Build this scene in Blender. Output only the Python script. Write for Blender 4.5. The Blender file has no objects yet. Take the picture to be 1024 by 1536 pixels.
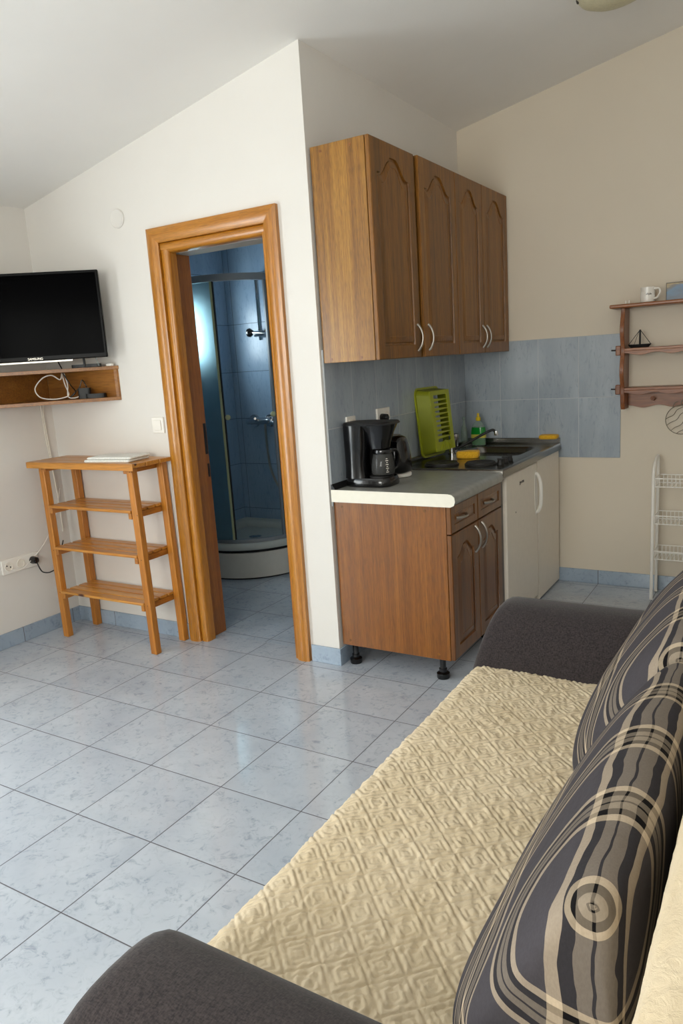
import bpy, bmesh, math, random
from mathutils import Vector, Matrix, noise
random.seed(4)
PI = math.pi
SC = bpy.context.scene
COL = SC.collection

# ------------------------------------------------------------------ helpers
class MB:
    def __init__(s): s.v = []; s.f = []; s.uv = {}
    def add(s, vs, fs):
        b = len(s.v); s.v += [tuple(v) for v in vs]; s.f += [tuple(i + b for i in f) for f in fs]; return s
    def box(s, x0, x1, y0, y1, z0, z1):
        return s.add([(x, y, z) for z in (z0, z1) for y in (y0, y1) for x in (x0, x1)],
                     [(0, 2, 3, 1), (4, 5, 7, 6), (0, 1, 5, 4), (2, 6, 7, 3), (0, 4, 6, 2), (1, 3, 7, 5)])
    def rings(s, rs, cap0=True, cap1=True, closed=False):
        n = len(rs[0]); vs = [p for r in rs for p in r]; fs = []
        m = len(rs)
        for k in range(m if closed else m - 1):
            a = k * n; b = ((k + 1) % m) * n
            for i in range(n):
                j = (i + 1) % n; fs.append((a + i, a + j, b + j, b + i))
        if not closed:
            if cap0: fs.append(tuple(range(n))[::-1])
            if cap1: fs.append(tuple((m - 1) * n + i for i in range(n)))
        return s.add(vs, fs)
    def lathe(s, prof, c=(0, 0, 0), axis='Z', n=28, cap=True):
        rs = []
        for r, h in prof:
            ring = []
            for i in range(n):
                a = 2 * PI * i / n; u, w = r * math.cos(a), r * math.sin(a)
                p = {'Z': (u, w, h), 'X': (h, u, w), 'Y': (w, h, u)}[axis]
                ring.append((p[0] + c[0], p[1] + c[1], p[2] + c[2]))
            rs.append(ring)
        return s.rings(rs, cap, cap)
    def tube(s, pts, r, n=8, closed=False):
        pts = [Vector(p) for p in pts]; m = len(pts); rs = []; up = None
        for k in range(m):
            if closed: t = pts[(k + 1) % m] - pts[k - 1]
            else: t = pts[min(k + 1, m - 1)] - pts[max(k - 1, 0)]
            if t.length < 1e-9: t = Vector((0, 0, 1))
            t.normalize()
            if up is None: up = t.orthogonal().normalized()
            up = (up - t * up.dot(t))
            if up.length < 1e-6: up = t.orthogonal()
            up.normalize(); w = t.cross(up); rr = r[k] if isinstance(r, (list, tuple)) else r
            rs.append([tuple(pts[k] + (up * math.cos(2 * PI * i / n) + w * math.sin(2 * PI * i / n)) * rr) for i in range(n)])
        return s.rings(rs, True, True, closed)
    def prism(s, poly, a, b, axis='Z'):
        def P(p, h): return {'Z': (p[0], p[1], h), 'Y': (p[0], h, p[1]), 'X': (h, p[0], p[1])}[axis]
        return s.rings([[P(p, a) for p in poly], [P(p, b) for p in poly]])
    def xf(s, M):
        s.v = [tuple(M @ Vector(v)) for v in s.v]; return s
    def build(s, name, mat, parent=None, bev=0, smooth=True, ang=38, seg=2):
        me = bpy.data.meshes.new(name); me.from_pydata(s.v, [], s.f); me.update()
        bm = bmesh.new(); bm.from_mesh(me); bmesh.ops.recalc_face_normals(bm, faces=bm.faces); bm.to_mesh(me); bm.free()
        if smooth:
            me.shade_smooth(); me.set_sharp_from_angle(angle=math.radians(ang))
        me.materials.append(mat)
        o = bpy.data.objects.new(name, me); COL.objects.link(o)
        if parent:
            o.parent = parent; o.matrix_parent_inverse = Matrix.Translation(-parent.location)
        if bev:
            b = o.modifiers.new('bevel', 'BEVEL'); b.width = bev; b.segments = seg; b.limit_method = 'ANGLE'; b.angle_limit = math.radians(40)
            b.harden_normals = False
        return o
def box(name, mat, parent, x0, x1, y0, y1, z0, z1, bev=.002):
    return MB().box(x0, x1, y0, y1, z0, z1).build(name, mat, parent, bev)
def tag(o, label, cat, group=None):
    o['label'] = label; o['category'] = cat
    if group: o['group'] = group
    return o
def thing(name, loc, label, cat, group=None):
    o = bpy.data.objects.new(name, None); COL.objects.link(o); o.location = loc; o.empty_display_size = .05
    return tag(o, label, cat, group)
def struct(o): o['kind'] = 'structure'; return o
def rz(a, c=(0, 0, 0)):
    c = Vector(c); return Matrix.Translation(c) @ Matrix.Rotation(a, 4, 'Z')
def spline(P, n=8, closed=False):
    P = [Vector(p) for p in P]; m = len(P); out = []
    for k in range(m if closed else m - 1):
        if closed: a, b, c, d = P[k - 1], P[k], P[(k + 1) % m], P[(k + 2) % m]
        else: a, b, c, d = P[max(k - 1, 0)], P[k], P[k + 1], P[min(k + 2, m - 1)]
        for i in range(n):
            t = i / n
            out.append(.5 * ((2 * b) + (c - a) * t + (2 * a - 5 * b + 4 * c - d) * t * t + (3 * b - a - 3 * c + d) * t ** 3))
    if not closed: out.append(P[-1])
    return out
def text_mb(txt, size, M, depth=.0006):
    cu = bpy.data.curves.new('t', 'FONT'); cu.body = txt; cu.size = size; cu.align_x = 'CENTER'; cu.align_y = 'CENTER'; cu.extrude = depth
    o = bpy.data.objects.new('t', cu); me = bpy.data.meshes.new_from_object(o)
    mb = MB(); mb.add([M @ v.co for v in me.vertices], [tuple(p.vertices) for p in me.polygons])
    bpy.data.objects.remove(o); bpy.data.curves.remove(cu); bpy.data.meshes.remove(me); return mb

# ------------------------------------------------------------------ materials
def lin(c):
    if isinstance(c, str):
        c = [int(c[i:i + 2], 16) / 255 for i in (0, 2, 4)]
    return tuple((x / 12.92 if x <= .04045 else ((x + .055) / 1.055) ** 2.4) for x in c) + (1,)
def new(name):
    m = bpy.data.materials.new(name); m.use_nodes = True; nt = m.node_tree; b = nt.nodes['Principled BSDF']; return m, nt, b
def N(nt, t, **k):
    n = nt.nodes.new(t)
    for a, v in k.items():
        if a in n.inputs.keys(): n.inputs[a].default_value = v
        else: setattr(n, a, v)
    return n
def ramp(nt, fac, stops, interp='LINEAR'):
    r = nt.nodes.new('ShaderNodeValToRGB'); r.color_ramp.interpolation = interp; e = r.color_ramp.elements
    while len(e) < len(stops): e.new(.5)
    for i, (p, c) in enumerate(stops): e[i].position = p; e[i].color = c if len(c) == 4 else c + (1,)
    nt.links.new(fac, r.inputs[0]); return r.outputs[0]
def coords(nt, scale=(1, 1, 1), loc=(0, 0, 0), kind='Object', rot=(0, 0, 0)):
    tc = N(nt, 'ShaderNodeTexCoord'); mp = N(nt, 'ShaderNodeMapping'); mp.inputs['Scale'].default_value = scale
    mp.inputs['Location'].default_value = loc; mp.inputs['Rotation'].default_value = rot
    nt.links.new(tc.outputs[kind], mp.inputs[0]); return mp.outputs[0]
def noi(nt, vec, scale, detail=3, rough=.5, dist=0):
    n = N(nt, 'ShaderNodeTexNoise'); n.inputs['Scale'].default_value = scale; n.inputs['Detail'].default_value = detail
    n.inputs['Roughness'].default_value = rough; n.inputs['Distortion'].default_value = dist
    nt.links.new(vec, n.inputs['Vector']); return n.outputs[0]
def math_(nt, op, a, b=None, c=None):
    n = N(nt, 'ShaderNodeMath', operation=op)
    for i, x in enumerate((a, b, c)):
        if x is None: continue
        if isinstance(x, (int, float)): n.inputs[i].default_value = x
        else: nt.links.new(x, n.inputs[i])
    return n.outputs[0]
def mix(nt, f, a, b, mode='MIX'):
    n = N(nt, 'ShaderNodeMix', data_type='RGBA', blend_type=mode)
    for i, x in ((0, f), (6, a), (7, b)):
        if isinstance(x, (int, float, tuple)): n.inputs[i].default_value = x
        else: nt.links.new(x, n.inputs[i])
    return n.outputs[2]
def bump(nt, b, h, strength=.3, dist=.001):
    n = N(nt, 'ShaderNodeBump'); n.inputs['Strength'].default_value = strength; n.inputs['Distance'].default_value = dist
    nt.links.new(h, n.inputs['Height']); nt.links.new(n.outputs[0], b.inputs['Normal'])
def plain(name, col, rough=.5, metal=0, coat=0, noise_amt=0, alpha=1, spec=None):
    m, nt, b = new(name); c = lin(col)
    b.inputs['Base Color'].default_value = c; b.inputs['Roughness'].default_value = rough; b.inputs['Metallic'].default_value = metal
    b.inputs['Coat Weight'].default_value = coat
    if spec is not None: b.inputs['Specular IOR Level'].default_value = spec
    v = coords(nt); n = noi(nt, v, 35, 3)
    lo = tuple(x * (1 - .025 - noise_amt) for x in c[:3]) + (1,); hi = tuple(min(1, x * (1.01 + noise_amt)) for x in c[:3]) + (1,)
    nt.links.new(ramp(nt, n, [(.3, lo), (.7, hi)]), b.inputs['Base Color'])
    return m
def wood(name, dark, mid, light, axis='Z', rough=.35, coat=.2, fine=1., knots=0, pore=.5):
    m, nt, b = new(name)
    st = {'Z': (1, 1, .022), 'X': (.022, 1, 1), 'Y': (1, .022, 1)}[axis]
    v = coords(nt, st)
    big = noi(nt, v, 16 * fine, 3, .55, .3); mid_n = noi(nt, v, 95 * fine, 3, .6, .1)
    st2 = {'Z': (1, 1, .05), 'X': (.05, 1, 1), 'Y': (1, .05, 1)}[axis]
    v2 = coords(nt, st2); fin = noi(nt, v2, 260 * fine, 2, .5)
    s = math_(nt, 'ADD', math_(nt, 'MULTIPLY', big, .55), math_(nt, 'MULTIPLY', mid_n, .45))
    col = ramp(nt, s, [(.34, lin(dark)), (.5, lin(mid)), (.66, lin(light))])
    pr = ramp(nt, fin, [(.40, (1 - pore,) * 3), (.52, (1, 1, 1))])
    col = mix(nt, .85, col, pr, 'MULTIPLY')
    if knots:
        vv = N(nt, 'ShaderNodeTexVoronoi'); vv.inputs['Scale'].default_value = 9
        ks = {'Z': (1, 1, .35), 'X': (.35, 1, 1), 'Y': (1, .35, 1)}[axis]
        nt.links.new(coords(nt, ks), vv.inputs['Vector'])
        k = ramp(nt, vv.outputs['Distance'], [(.05, lin('5a2c10')), (.10, (1, 1, 1, 1))])
        col = mix(nt, 1., col, k, 'MULTIPLY')
    nt.links.new(col, b.inputs['Base Color']); b.inputs['Roughness'].default_value = rough
    b.inputs['Coat Weight'].default_value = coat; b.inputs['Coat Roughness'].default_value = .3
    bump(nt, b, math_(nt, 'ADD', s, math_(nt, 'MULTIPLY', fin, .6)), .25, .0006)
    return m
def tile_mat(name, base, vein, grout, plane, size, off, rough=.12, vs=7, gw=.0035, streak=None, lightv=None):
    """plane: pair of axis indices; size, off: per axis in metres."""
    m, nt, b = new(name)
    tc = N(nt, 'ShaderNodeTexCoord'); sp = N(nt, 'ShaderNodeSeparateXYZ'); nt.links.new(tc.outputs['Object'], sp.inputs[0])
    masks = []; cells = []
    for a, sz, of in zip(plane, size, off):
        t = math_(nt, 'DIVIDE', math_(nt, 'SUBTRACT', sp.outputs[a], of), sz)
        fr = math_(nt, 'FRACT', t); cells.append(math_(nt, 'FLOOR', t))
        d = math_(nt, 'MULTIPLY', math_(nt, 'MINIMUM', fr, math_(nt, 'SUBTRACT', 1, fr)), sz); masks.append(d)
    d = math_(nt, 'MINIMUM', *masks)
    gm = ramp(nt, math_(nt, 'DIVIDE', d, gw), [(.42, (1, 1, 1)), (.6, (0, 0, 0))])
    # every tile has its own cut of the marbling
    cb = N(nt, 'ShaderNodeCombineXYZ'); nt.links.new(cells[0], cb.inputs[0]); nt.links.new(cells[1], cb.inputs[1])
    wn = N(nt, 'ShaderNodeTexWhiteNoise', noise_dimensions='3D'); nt.links.new(cb.outputs[0], wn.inputs['Vector'])
    va = N(nt, 'ShaderNodeVectorMath', operation='MULTIPLY_ADD'); nt.links.new(wn.outputs['Color'], va.inputs[0])
    va.inputs[1].default_value = (7, 7, 7); nt.links.new(tc.outputs['Object'], va.inputs[2])
    vec = va.outputs[0]
    if streak:
        mp = N(nt, 'ShaderNodeMapping'); mp.inputs['Rotation'].default_value = streak[0]; mp.inputs['Scale'].default_value = streak[1]
        nt.links.new(vec, mp.inputs[0]); vec = mp.outputs[0]
    n1 = noi(nt, vec, vs, 6, .62, .9); n2 = noi(nt, vec, vs * .45, 3, .5, .3); n3 = noi(nt, vec, vs * 3.2, 5, .65, 1.2)
    col = ramp(nt, n2, [(.3, lin(base)), (.7, lin(lightv or base))])
    ridge = math_(nt, 'ABSOLUTE', math_(nt, 'SUBTRACT', n1, .5))
    vm = ramp(nt, ridge, [(0, (1, 1, 1)), (.05, (0, 0, 0))]); vm2 = ramp(nt, n3, [(.48, (0, 0, 0)), (.68, (1, 1, 1))])
    k = math_(nt, 'MULTIPLY', math_(nt, 'ADD', math_(nt, 'MULTIPLY', vm, vm2), math_(nt, 'MULTIPLY', vm2, .28)), .55)
    col = mix(nt, k, col, lin(vein)); col = mix(nt, gm, col, lin(grout))
    nt.links.new(col, b.inputs['Base Color'])
    rr = math_(nt, 'ADD', math_(nt, 'MULTIPLY', gm, .6), rough); nt.links.new(rr, b.inputs['Roughness'])
    inv = math_(nt, 'SUBTRACT', 1, gm)
    wob = math_(nt, 'MULTIPLY', noi(nt, tc.outputs['Object'], 5, 2), .25)
    bump(nt, b, math_(nt, 'ADD', inv, wob), .35, .0012)
    return m
def glass_mat(name, col, rough=0, a=.2, tint=None):
    m = bpy.data.materials.new(name); m.use_nodes = True; nt = m.node_tree; nt.nodes.clear()
    out = N(nt, 'ShaderNodeOutputMaterial'); tr = N(nt, 'ShaderNodeBsdfTransparent'); tr.inputs[0].default_value = lin(tint or 'ffffff')
    p = N(nt, 'ShaderNodeBsdfPrincipled'); p.inputs['Base Color'].default_value = lin(col); p.inputs['Roughness'].default_value = rough
    v = coords(nt); n = noi(nt, v, 60, 4, .7)
    mx = N(nt, 'ShaderNodeMixShader')
    f = math_(nt, 'ADD', math_(nt, 'MULTIPLY', n, a * .5), a * .75) if a > .3 else None
    if f is None: mx.inputs[0].default_value = a
    else: nt.links.new(f, mx.inputs[0])
    nt.links.new(tr.outputs[0], mx.inputs[1]); nt.links.new(p.outputs[0], mx.inputs[2]); nt.links.new(mx.outputs[0], out.inputs[0])
    if rough > .1:
        bp = N(nt, 'ShaderNodeBump'); bp.inputs['Strength'].default_value = .5; bp.inputs['Distance'].default_value = .002
        nt.links.new(n, bp.inputs['Height']); nt.links.new(bp.outputs[0], p.inputs['Normal'])
    return m
def paint(name, col, warm=None):
    m, nt, b = new(name); v = coords(nt)
    n = noi(nt, v, 2.2, 4, .55); c = lin(col)
    nt.links.new(ramp(nt, n, [(.3, tuple(x * .965 for x in c[:3]) + (1,)), (.7, c)]), b.inputs['Base Color'])
    b.inputs['Roughness'].default_value = .75; b.inputs['Specular IOR Level'].default_value = .25
    bump(nt, b, noi(nt, v, 90, 3), .12, .001); return m
def fabric(name, c1, c2, scale=500, rough=.95, b_=.4):
    m, nt, b = new(name); v = coords(nt)
    n = noi(nt, coords(nt, (1, .35, .35)), scale, 2); n2 = noi(nt, coords(nt, (.35, 1, 1)), scale, 2)
    s = math_(nt, 'ADD', math_(nt, 'MULTIPLY', n, .5), math_(nt, 'MULTIPLY', n2, .5))
    nt.links.new(ramp(nt, s, [(.35, lin(c1)), (.65, lin(c2))]), b.inputs['Base Color'])
    b.inputs['Roughness'].default_value = rough; b.inputs['Specular IOR Level'].default_value = .15
    b.inputs['Sheen Weight'].default_value = .15
    bump(nt, b, s, b_, .0012); return m

M = {}
M['wall'] = paint('white_wall_paint', 'e0dcd6')
M['wallb'] = paint('cream_wall_paint', 'dcd1bf')
M['ceil'] = paint('ceiling_paint', 'efede9')
G = .333
M['floor'] = tile_mat('floor_tiles', 'abb3be', '7e8998', '55545a', (0, 1), (G, G), (.1534, .2734), .10, 9, lightv='bac1ca')
M['floorb'] = tile_mat('bathroom_floor_tiles', 'a9b3bf', '76849a', '4c4c52', (0, 1), (G, G), (.14, .151), .12, 9, lightv='b9c3ce')
M['base_x'] = tile_mat('baseboard_tiles_x', '93a3b4', '6f8094', '555558', (0, 2), (G, 9), (.1534, -.5), .15, 9, lightv='a3b2c2')
M['base_y'] = tile_mat('baseboard_tiles_y', '93a3b4', '6f8094', '555558', (1, 2), (G, 9), (.2734, -.5), .15, 9, lightv='a3b2c2')
sk = ((0, .5, 0), (3.4, 3.4, .9)); sk2 = ((.5, 0, 0), (3.4, 3.4, .9))
M['tile_x'] = tile_mat('splashback_tiles_x', '9aa4ae', '7f8c99', 'b6babd', (0, 2), (.2345, .3485), (.002, .766), .14, 5, streak=sk, lightv='adb6be', gw=.004)
M['tile_y'] = tile_mat('splashback_tiles_y', '9aa4ae', '7f8c99', 'b6babd', (1, 2), (.2345, .3485), (.015, .766), .14, 5, streak=sk2, lightv='adb6be', gw=.004)
M['btile_x'] = tile_mat('shower_tiles_x', '8fa8c2', '718dab', '505e6a', (0, 2), (.47, .350), (.02, .330), .27, 5, streak=sk, lightv='9db5cc', gw=.0035)
M['btile_y'] = tile_mat('shower_tiles_y', '8fa8c2', '718dab', '505e6a', (1, 2), (.47, .350), (.33, .330), .27, 5, streak=sk2, lightv='9db5cc', gw=.0035)
M['oak'] = wood('oak_veneer', '744a12', '92621a', 'ab7a2a', 'Z', .33, .3, 1.9, 0, .38)
M['oak_door'] = wood('oak_cabinet_door', '65400a', '80500f', '96641c', 'Z', .42, .1, 1, 0, .38)
M['oak_doorY'] = wood('oak_cabinet_rail', '603a0e', '784b13', '8f5e1f', 'Y', .36, .25, 1, 0, .38)
M['oak_base'] = wood('oak_base_panel', '6c3d0a', '844e10', '985e1b', 'Z', .3, .35, 1.7, 0, .3)
M['oak_bdoor'] = wood('oak_base_door', '5c330d', '714312', '85531a', 'Z', .32, .3, 1, 0, .35)
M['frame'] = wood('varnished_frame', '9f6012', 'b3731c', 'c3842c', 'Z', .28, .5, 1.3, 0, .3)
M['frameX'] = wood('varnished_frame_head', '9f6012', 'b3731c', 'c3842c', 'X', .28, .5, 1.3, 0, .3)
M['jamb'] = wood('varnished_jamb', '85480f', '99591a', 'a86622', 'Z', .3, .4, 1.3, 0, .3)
M['pine'] = wood('pine_upright', 'a2621a', 'bf7a28', 'cf8e3c', 'Z', .35, .35, .9, 1, .22)
M['pineX'] = wood('pine_slat', 'a86a20', 'c38230', 'd49844', 'X', .35, .35, .9, 1, .22)
M['pineY'] = wood('pine_bearer', '9c5d1c', 'b57228', 'c58438', 'Y', .35, .35, .9, 0, .22)
M['shelfX'] = wood('corner_shelf_wood', '7c4c1a', '905b20', 'a26c2c', 'X', .4, .2, 1, 0, .3)
M['wshelf'] = wood('wall_shelf_wood', '703a18', '874d24', '9b6032', 'X', .4, .2, 1, 0, .3)
M['wshelfZ'] = wood('wall_shelf_upright', '703a18', '874d24', '9b6032', 'Z', .4, .2, 1, 0, .3)
M['white'] = plain('white_enamel', 'e8e2d6', .35)
M['headp'] = plain('grey_lining', 'a8a49b', .6)
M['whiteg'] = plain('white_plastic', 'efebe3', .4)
M['door_paint'] = plain('white_appliance', 'e9dfd0', .4)
M['ctop'] = plain('grey_laminate', '8f8f8a', .25, noise_amt=.05)
M['cedge'] = plain('white_laminate_edge', 'e6e1d2', .45)
M['grey'] = plain('grey_filler', '6e6a64', .6)
M['steel'] = plain('brushed_steel', '8d8b86', .24, 1)
M['steel_d'] = plain('sink_steel', '8a8883', .3, 1)
M['chrome'] = plain('chrome', 'd4d4d6', .08, 1)
M['satin'] = plain('satin_nickel', 'aaa59d', .32, .9)
M['alu'] = plain('shower_aluminium', '8f959b', .4, .5)
M['seal'] = plain('pale_yellow_seal', 'b9bd93', .5)
M['blk'] = plain('black_plastic', '08080a', .16, 0, .15)
M['blkm'] = plain('matt_black', '0e0e10', .5)
M['iron'] = plain('cast_iron', '1c1b1b', .55)
M['screen'] = plain('dark_screen', '050506', .15, spec=.008)
M['bezel'] = plain('black_bezel', '060607', .3, spec=.08)
M['rubber'] = plain('dark_rubber', '1a1a1a', .7)
M['green'] = plain('lime_plastic', '9fa61c', .35)
M['greend'] = plain('lime_plastic_inside', '8d941c', .45)
M['yellow'] = fabric('yellow_sponge', 'd09a1c', 'ecb93a', 300)
M['dgreen'] = plain('green_liquid', '0f8a2c', .15)
M['lab'] = plain('bottle_label', 'c9c24c', .4)
M['ycap'] = plain('yellow_cap', 'e3c21c', .35)
M['acryl'] = plain('white_acrylic', 'c9c6be', .3)
M['acrylin'] = plain('white_acrylic_basin', 'b5b9b4', .35)
M['gap'] = plain('gap_shade', '15151a', .8)
M['charcoal'] = fabric('charcoal_upholstery', '221e20', '3f3838', 420)
M['towel'] = fabric('white_cloth', 'd8d8d2', 'ececE6'.lower(), 250)
M['navy'] = plain('teal_blue_print', '1f5f82', .4)
M['cer'] = plain('glazed_ceramic', 'f0ece4', .25)
M['wire'] = plain('bronze_wire', '6b6250', .4, .5)
M['glass'] = glass_mat('clear_glass', 'dfe6e6', .03, .16, 'e6eeee')
M['glassb'] = glass_mat('bottle_plastic', 'd8e2dc', .08, .22, 'dfece4')
m, nt, b = new('frosted_glass')
b.inputs['Base Color'].default_value = lin('8fb0bb'); b.inputs['Transmission Weight'].default_value = .85; b.inputs['Roughness'].default_value = .5; b.inputs['IOR'].default_value = 1.22
bump(nt, b, noi(nt, coords(nt), 70, 4, .7), .5, .002)
M['frost'] = m
M['lampg'] = glass_mat('lamp_glass', 'd5cfae', .3, .8, 'e8e2c4')
M['carafe'] = glass_mat('carafe_glass', '70706e', .05, .28, '8a8a8a')

def picture_mat():
    m, nt, b = new('seaside_print')
    v = coords(nt); n = noi(nt, coords(nt, (12, 1, 34)), 1, 5, .6, .6)
    sp = N(nt, 'ShaderNodeSeparateXYZ'); nt.links.new(v, sp.inputs[0])
    g = math_(nt, 'ADD', math_(nt, 'MULTIPLY', math_(nt, 'SUBTRACT', sp.outputs[2], 1.64), 6), math_(nt, 'MULTIPLY', n, .5))
    g = math_(nt, 'ADD', g, math_(nt, 'MULTIPLY', math_(nt, 'SUBTRACT', sp.outputs[0], 1.2), -1.5))
    nt.links.new(ramp(nt, g, [(.15, lin('0e3a58')), (.42, lin('1c5a80')), (.5, lin('4e4226')), (.6, lin('a98c48')), (.68, lin('2c2c22')), (.8, lin('59666c'))]), b.inputs['Base Color'])
    b.inputs['Roughness'].default_value = .3; return m
M['pic'] = picture_mat()

def quilt_mat():
    m, nt, b = new('cream_quilted_cotton'); v = coords(nt)
    n = noi(nt, v, 60, 4, .6, .8)
    nt.links.new(ramp(nt, noi(nt, v, 9, 3), [(.3, lin('c8b799')), (.7, lin('d1c1a5'))]), b.inputs['Base Color'])
    b.inputs['Roughness'].default_value = .9; b.inputs['Specular IOR Level'].default_value = .15; b.inputs['Sheen Weight'].default_value = .1
    bump(nt, b, math_(nt, 'ADD', n, math_(nt, 'MULTIPLY', noi(nt, v, 900, 2), .12)), .55, .004); return m
M['quilt'] = quilt_mat()

def plaid_mat():
    m, nt, b = new('plaid_cotton')
    tc = N(nt, 'ShaderNodeTexCoord'); 
    wob = N(nt, 'ShaderNodeTexNoise'); wob.inputs['Scale'].default_value = 11; wob.inputs['Detail'].default_value = 2
    nt.links.new(tc.outputs['Object'], wob.inputs['Vector'])
    sp = N(nt, 'ShaderNodeSeparateXYZ'); nt.links.new(tc.outputs['UV'], sp.inputs[0])
    g = lin('434044'); k = lin('0d0b0d'); l = lin('bdab93'); t = lin('877b6c')
    def fam(s, per, off, w):
        x = math_(nt, 'ADD', s, math_(nt, 'MULTIPLY', math_(nt, 'SUBTRACT', wob.outputs[0], .5), .02))
        f = math_(nt, 'FRACT', math_(nt, 'DIVIDE', math_(nt, 'SUBTRACT', x, off), per))
        seq = [(l, .011), (k, .011), (t, .012), (k, .003), (t, .012), (k, .011), (l, .011)]
        st = []; p = 0
        for c, d in seq: st.append((p, c)); p += d * w / per
        st.append((p, g)); return ramp(nt, f, st, 'CONSTANT')
    a = fam(sp.outputs[0], .172, PL[0], 1.0); c = fam(sp.outputs[1], .26, PL[1], 1.2)
    col = mix(nt, .5, a, c)
    col = mix(nt, .25, col, ramp(nt, noi(nt, coords(nt, (1, 1, .4)), 420, 2), [(.35, (.6, .6, .6)), (.65, (1, 1, 1))]), 'MULTIPLY')
    nt.links.new(col, b.inputs['Base Color']); b.inputs['Roughness'].default_value = .92; b.inputs['Specular IOR Level'].default_value = .15
    v = coords(nt); h = math_(nt, 'ADD', noi(nt, v, 14, 3, .5, .6), math_(nt, 'MULTIPLY', noi(nt, v, 500, 2), .05))
    bump(nt, b, h, .35, .012); return m
PL = (-.030, -.043)
M['plaid'] = plaid_mat()

# ------------------------------------------------------------------ camera
cam = bpy.data.cameras.new('camera'); co = bpy.data.objects.new('camera', cam); COL.objects.link(co)
F_PX, YAW, PIT, ROLL = 1115.951, -.5532, .1988, -.0652
cam.sensor_fit = 'VERTICAL'; cam.sensor_height = 24; cam.lens = 24 * F_PX / 1536; cam.clip_start = .02
Fw = Vector((math.sin(YAW) * math.cos(PIT), math.cos(YAW) * math.cos(PIT), -math.sin(PIT)))
Rt = Fw.cross(Vector((0, 0, 1))).normalized(); Up = Rt.cross(Fw)
R2 = Rt * math.cos(ROLL) + Up * math.sin(ROLL); U2 = Up * math.cos(ROLL) - Rt * math.sin(ROLL)
mat = Matrix((R2, U2, -Fw)).transposed().to_4x4(); mat.translation = (1.7851, -2.7938, 1.4072)
co.matrix_world = mat; SC.camera = co

# ------------------------------------------------------------------ the room
D = 1.6587; XT = -1.82; XR = 2.0; YN = -4.5; ZC = 2.6902; SL = .2032
cz = lambda x: ZC + SL * x
def wall(name, mat, *boxes):
    mb = MB()
    for b in boxes: mb.box(*b)
    return struct(mb.build(name, mat, smooth=False))
W1 = (-3.10, -1.75, .0, 2.2)      # balcony door in the left wall
W2 = (.0, 1.6, .95, 2.2)         # unseen opening added in the rear wall for fill light
wall('floor', M['floor'], (XT - .1, XR + .1, YN - .1, .105, -.1, 0), (-.12, XR + .1, .105, D + .1, -.1, 0))
wall('floor_bathroom', M['floorb'], (-2.0, -.12, .105, 1.85, -.1, 0))
mb = MB(); mb.add([(x, y, cz(x) + h) for h in (0, .1) for y in (YN - .1, D + .1) for x in (XT - .1, XR + .1)],
                  [(0, 2, 3, 1), (4, 5, 7, 6), (0, 1, 5, 4), (2, 6, 7, 3), (0, 4, 6, 2), (1, 3, 7, 5)])
struct(mb.build('ceiling', M['ceil'], smooth=False))
wall('wall_left', M['wall'], (XT - .1, XT, YN, W1[0], 0, 3.2), (XT - .1, XT, W1[1], .12, 0, 3.2), (XT - .1, XT, W1[0], W1[1], W1[3], 3.2))
wall('wall_bathroom_front', M['wall'], (XT - .1, -.86, 0, .165, 0, 3.2), (-.235, 0, 0, .165, 0, 3.2), (-.86, -.235, 0, .165, 1.985, 3.2))
wall('wall_kitchen', M['wall'], (-.12, 0, .165, D + .1, 0, 3.2))
wall('wall_back', M['wallb'], (0, XR + .1, D, D + .12, 0, 3.3))
wall('wall_right', M['wall'], (XR, XR + .1, YN, D, 0, 3.3))
wall('wall_rear', M['wall'], (XT - .1, W2[0], YN - .1, YN, 0, 3.3), (W2[1], XR + .1, YN - .1, YN, 0, 3.3), (W2[0], W2[1], YN - .1, YN, 0, W2[2]), (W2[0], W2[1], YN - .1, YN, W2[3], 3.3))
# bathroom shell
BX = -1.91; BY = 1.74
BW = (1.16, 1.50, 1.42, 1.93)     # small window in the bathroom's left wall
wall('wall_bathroom_left', M['btile_y'], (BX - .1, BX, .165, BW[0], 0, 2.4), (BX - .1, BX, BW[1], BY + .1, 0, 2.4), (BX - .1, BX, BW[0], BW[1], 0, BW[2]), (BX - .1, BX, BW[0], BW[1], BW[3], 2.4))
wall('wall_bathroom_back', M['btile_x'], (BX, -.12, BY, BY + .1, 0, 2.4))
wall('ceiling_bathroom', M['ceil'], (BX - .1, -.12, .165, BY + .1, 2.30, 2.4))
# window frames
def wframe(name, axis, pos, a0, a1, z0, z1, th=.06, w=.07, mull=True):
    mb = MB(); e = th / 2
    def bx(p, q, r, s):
        if axis == 'X': mb.box(pos - e, pos + e, p, q, r, s)
        else: mb.box(p, q, pos - e, pos + e, r, s)
    bx(a0, a0 + w, z0, z1); bx(a1 - w, a1, z0, z1); bx(a0 + w, a1 - w, z0, z0 + w); bx(a0 + w, a1 - w, z1 - w, z1)
    if mull: c = (a0 + a1) / 2; bx(c - w / 2, c + w / 2, z0 + w, z1 - w)
    o = struct(mb.build(name, M['white'], None, .003))
    gl = MB()
    if axis == 'X': gl.box(pos - .003, pos + .003, a0 + w, a1 - w, z0 + w, z1 - w)
    else: gl.box(a0 + w, a1 - w, pos - .003, pos + .003, z0 + w, z1 - w)
    g = gl.build('window_pane', M['wpane'], o); return o
m = bpy.data.materials.new('window_glass'); m.use_nodes = True; nt = m.node_tree; nt.nodes.clear()
o_ = N(nt, 'ShaderNodeOutputMaterial'); t_ = N(nt, 'ShaderNodeBsdfTransparent'); g_ = N(nt, 'ShaderNodeBsdfGlossy'); g_.inputs['Roughness'].default_value = .02
x_ = N(nt, 'ShaderNodeMixShader'); x_.inputs[0].default_value = .06
t_.inputs[0].default_value = (.95, .97, .96, 1)
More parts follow.
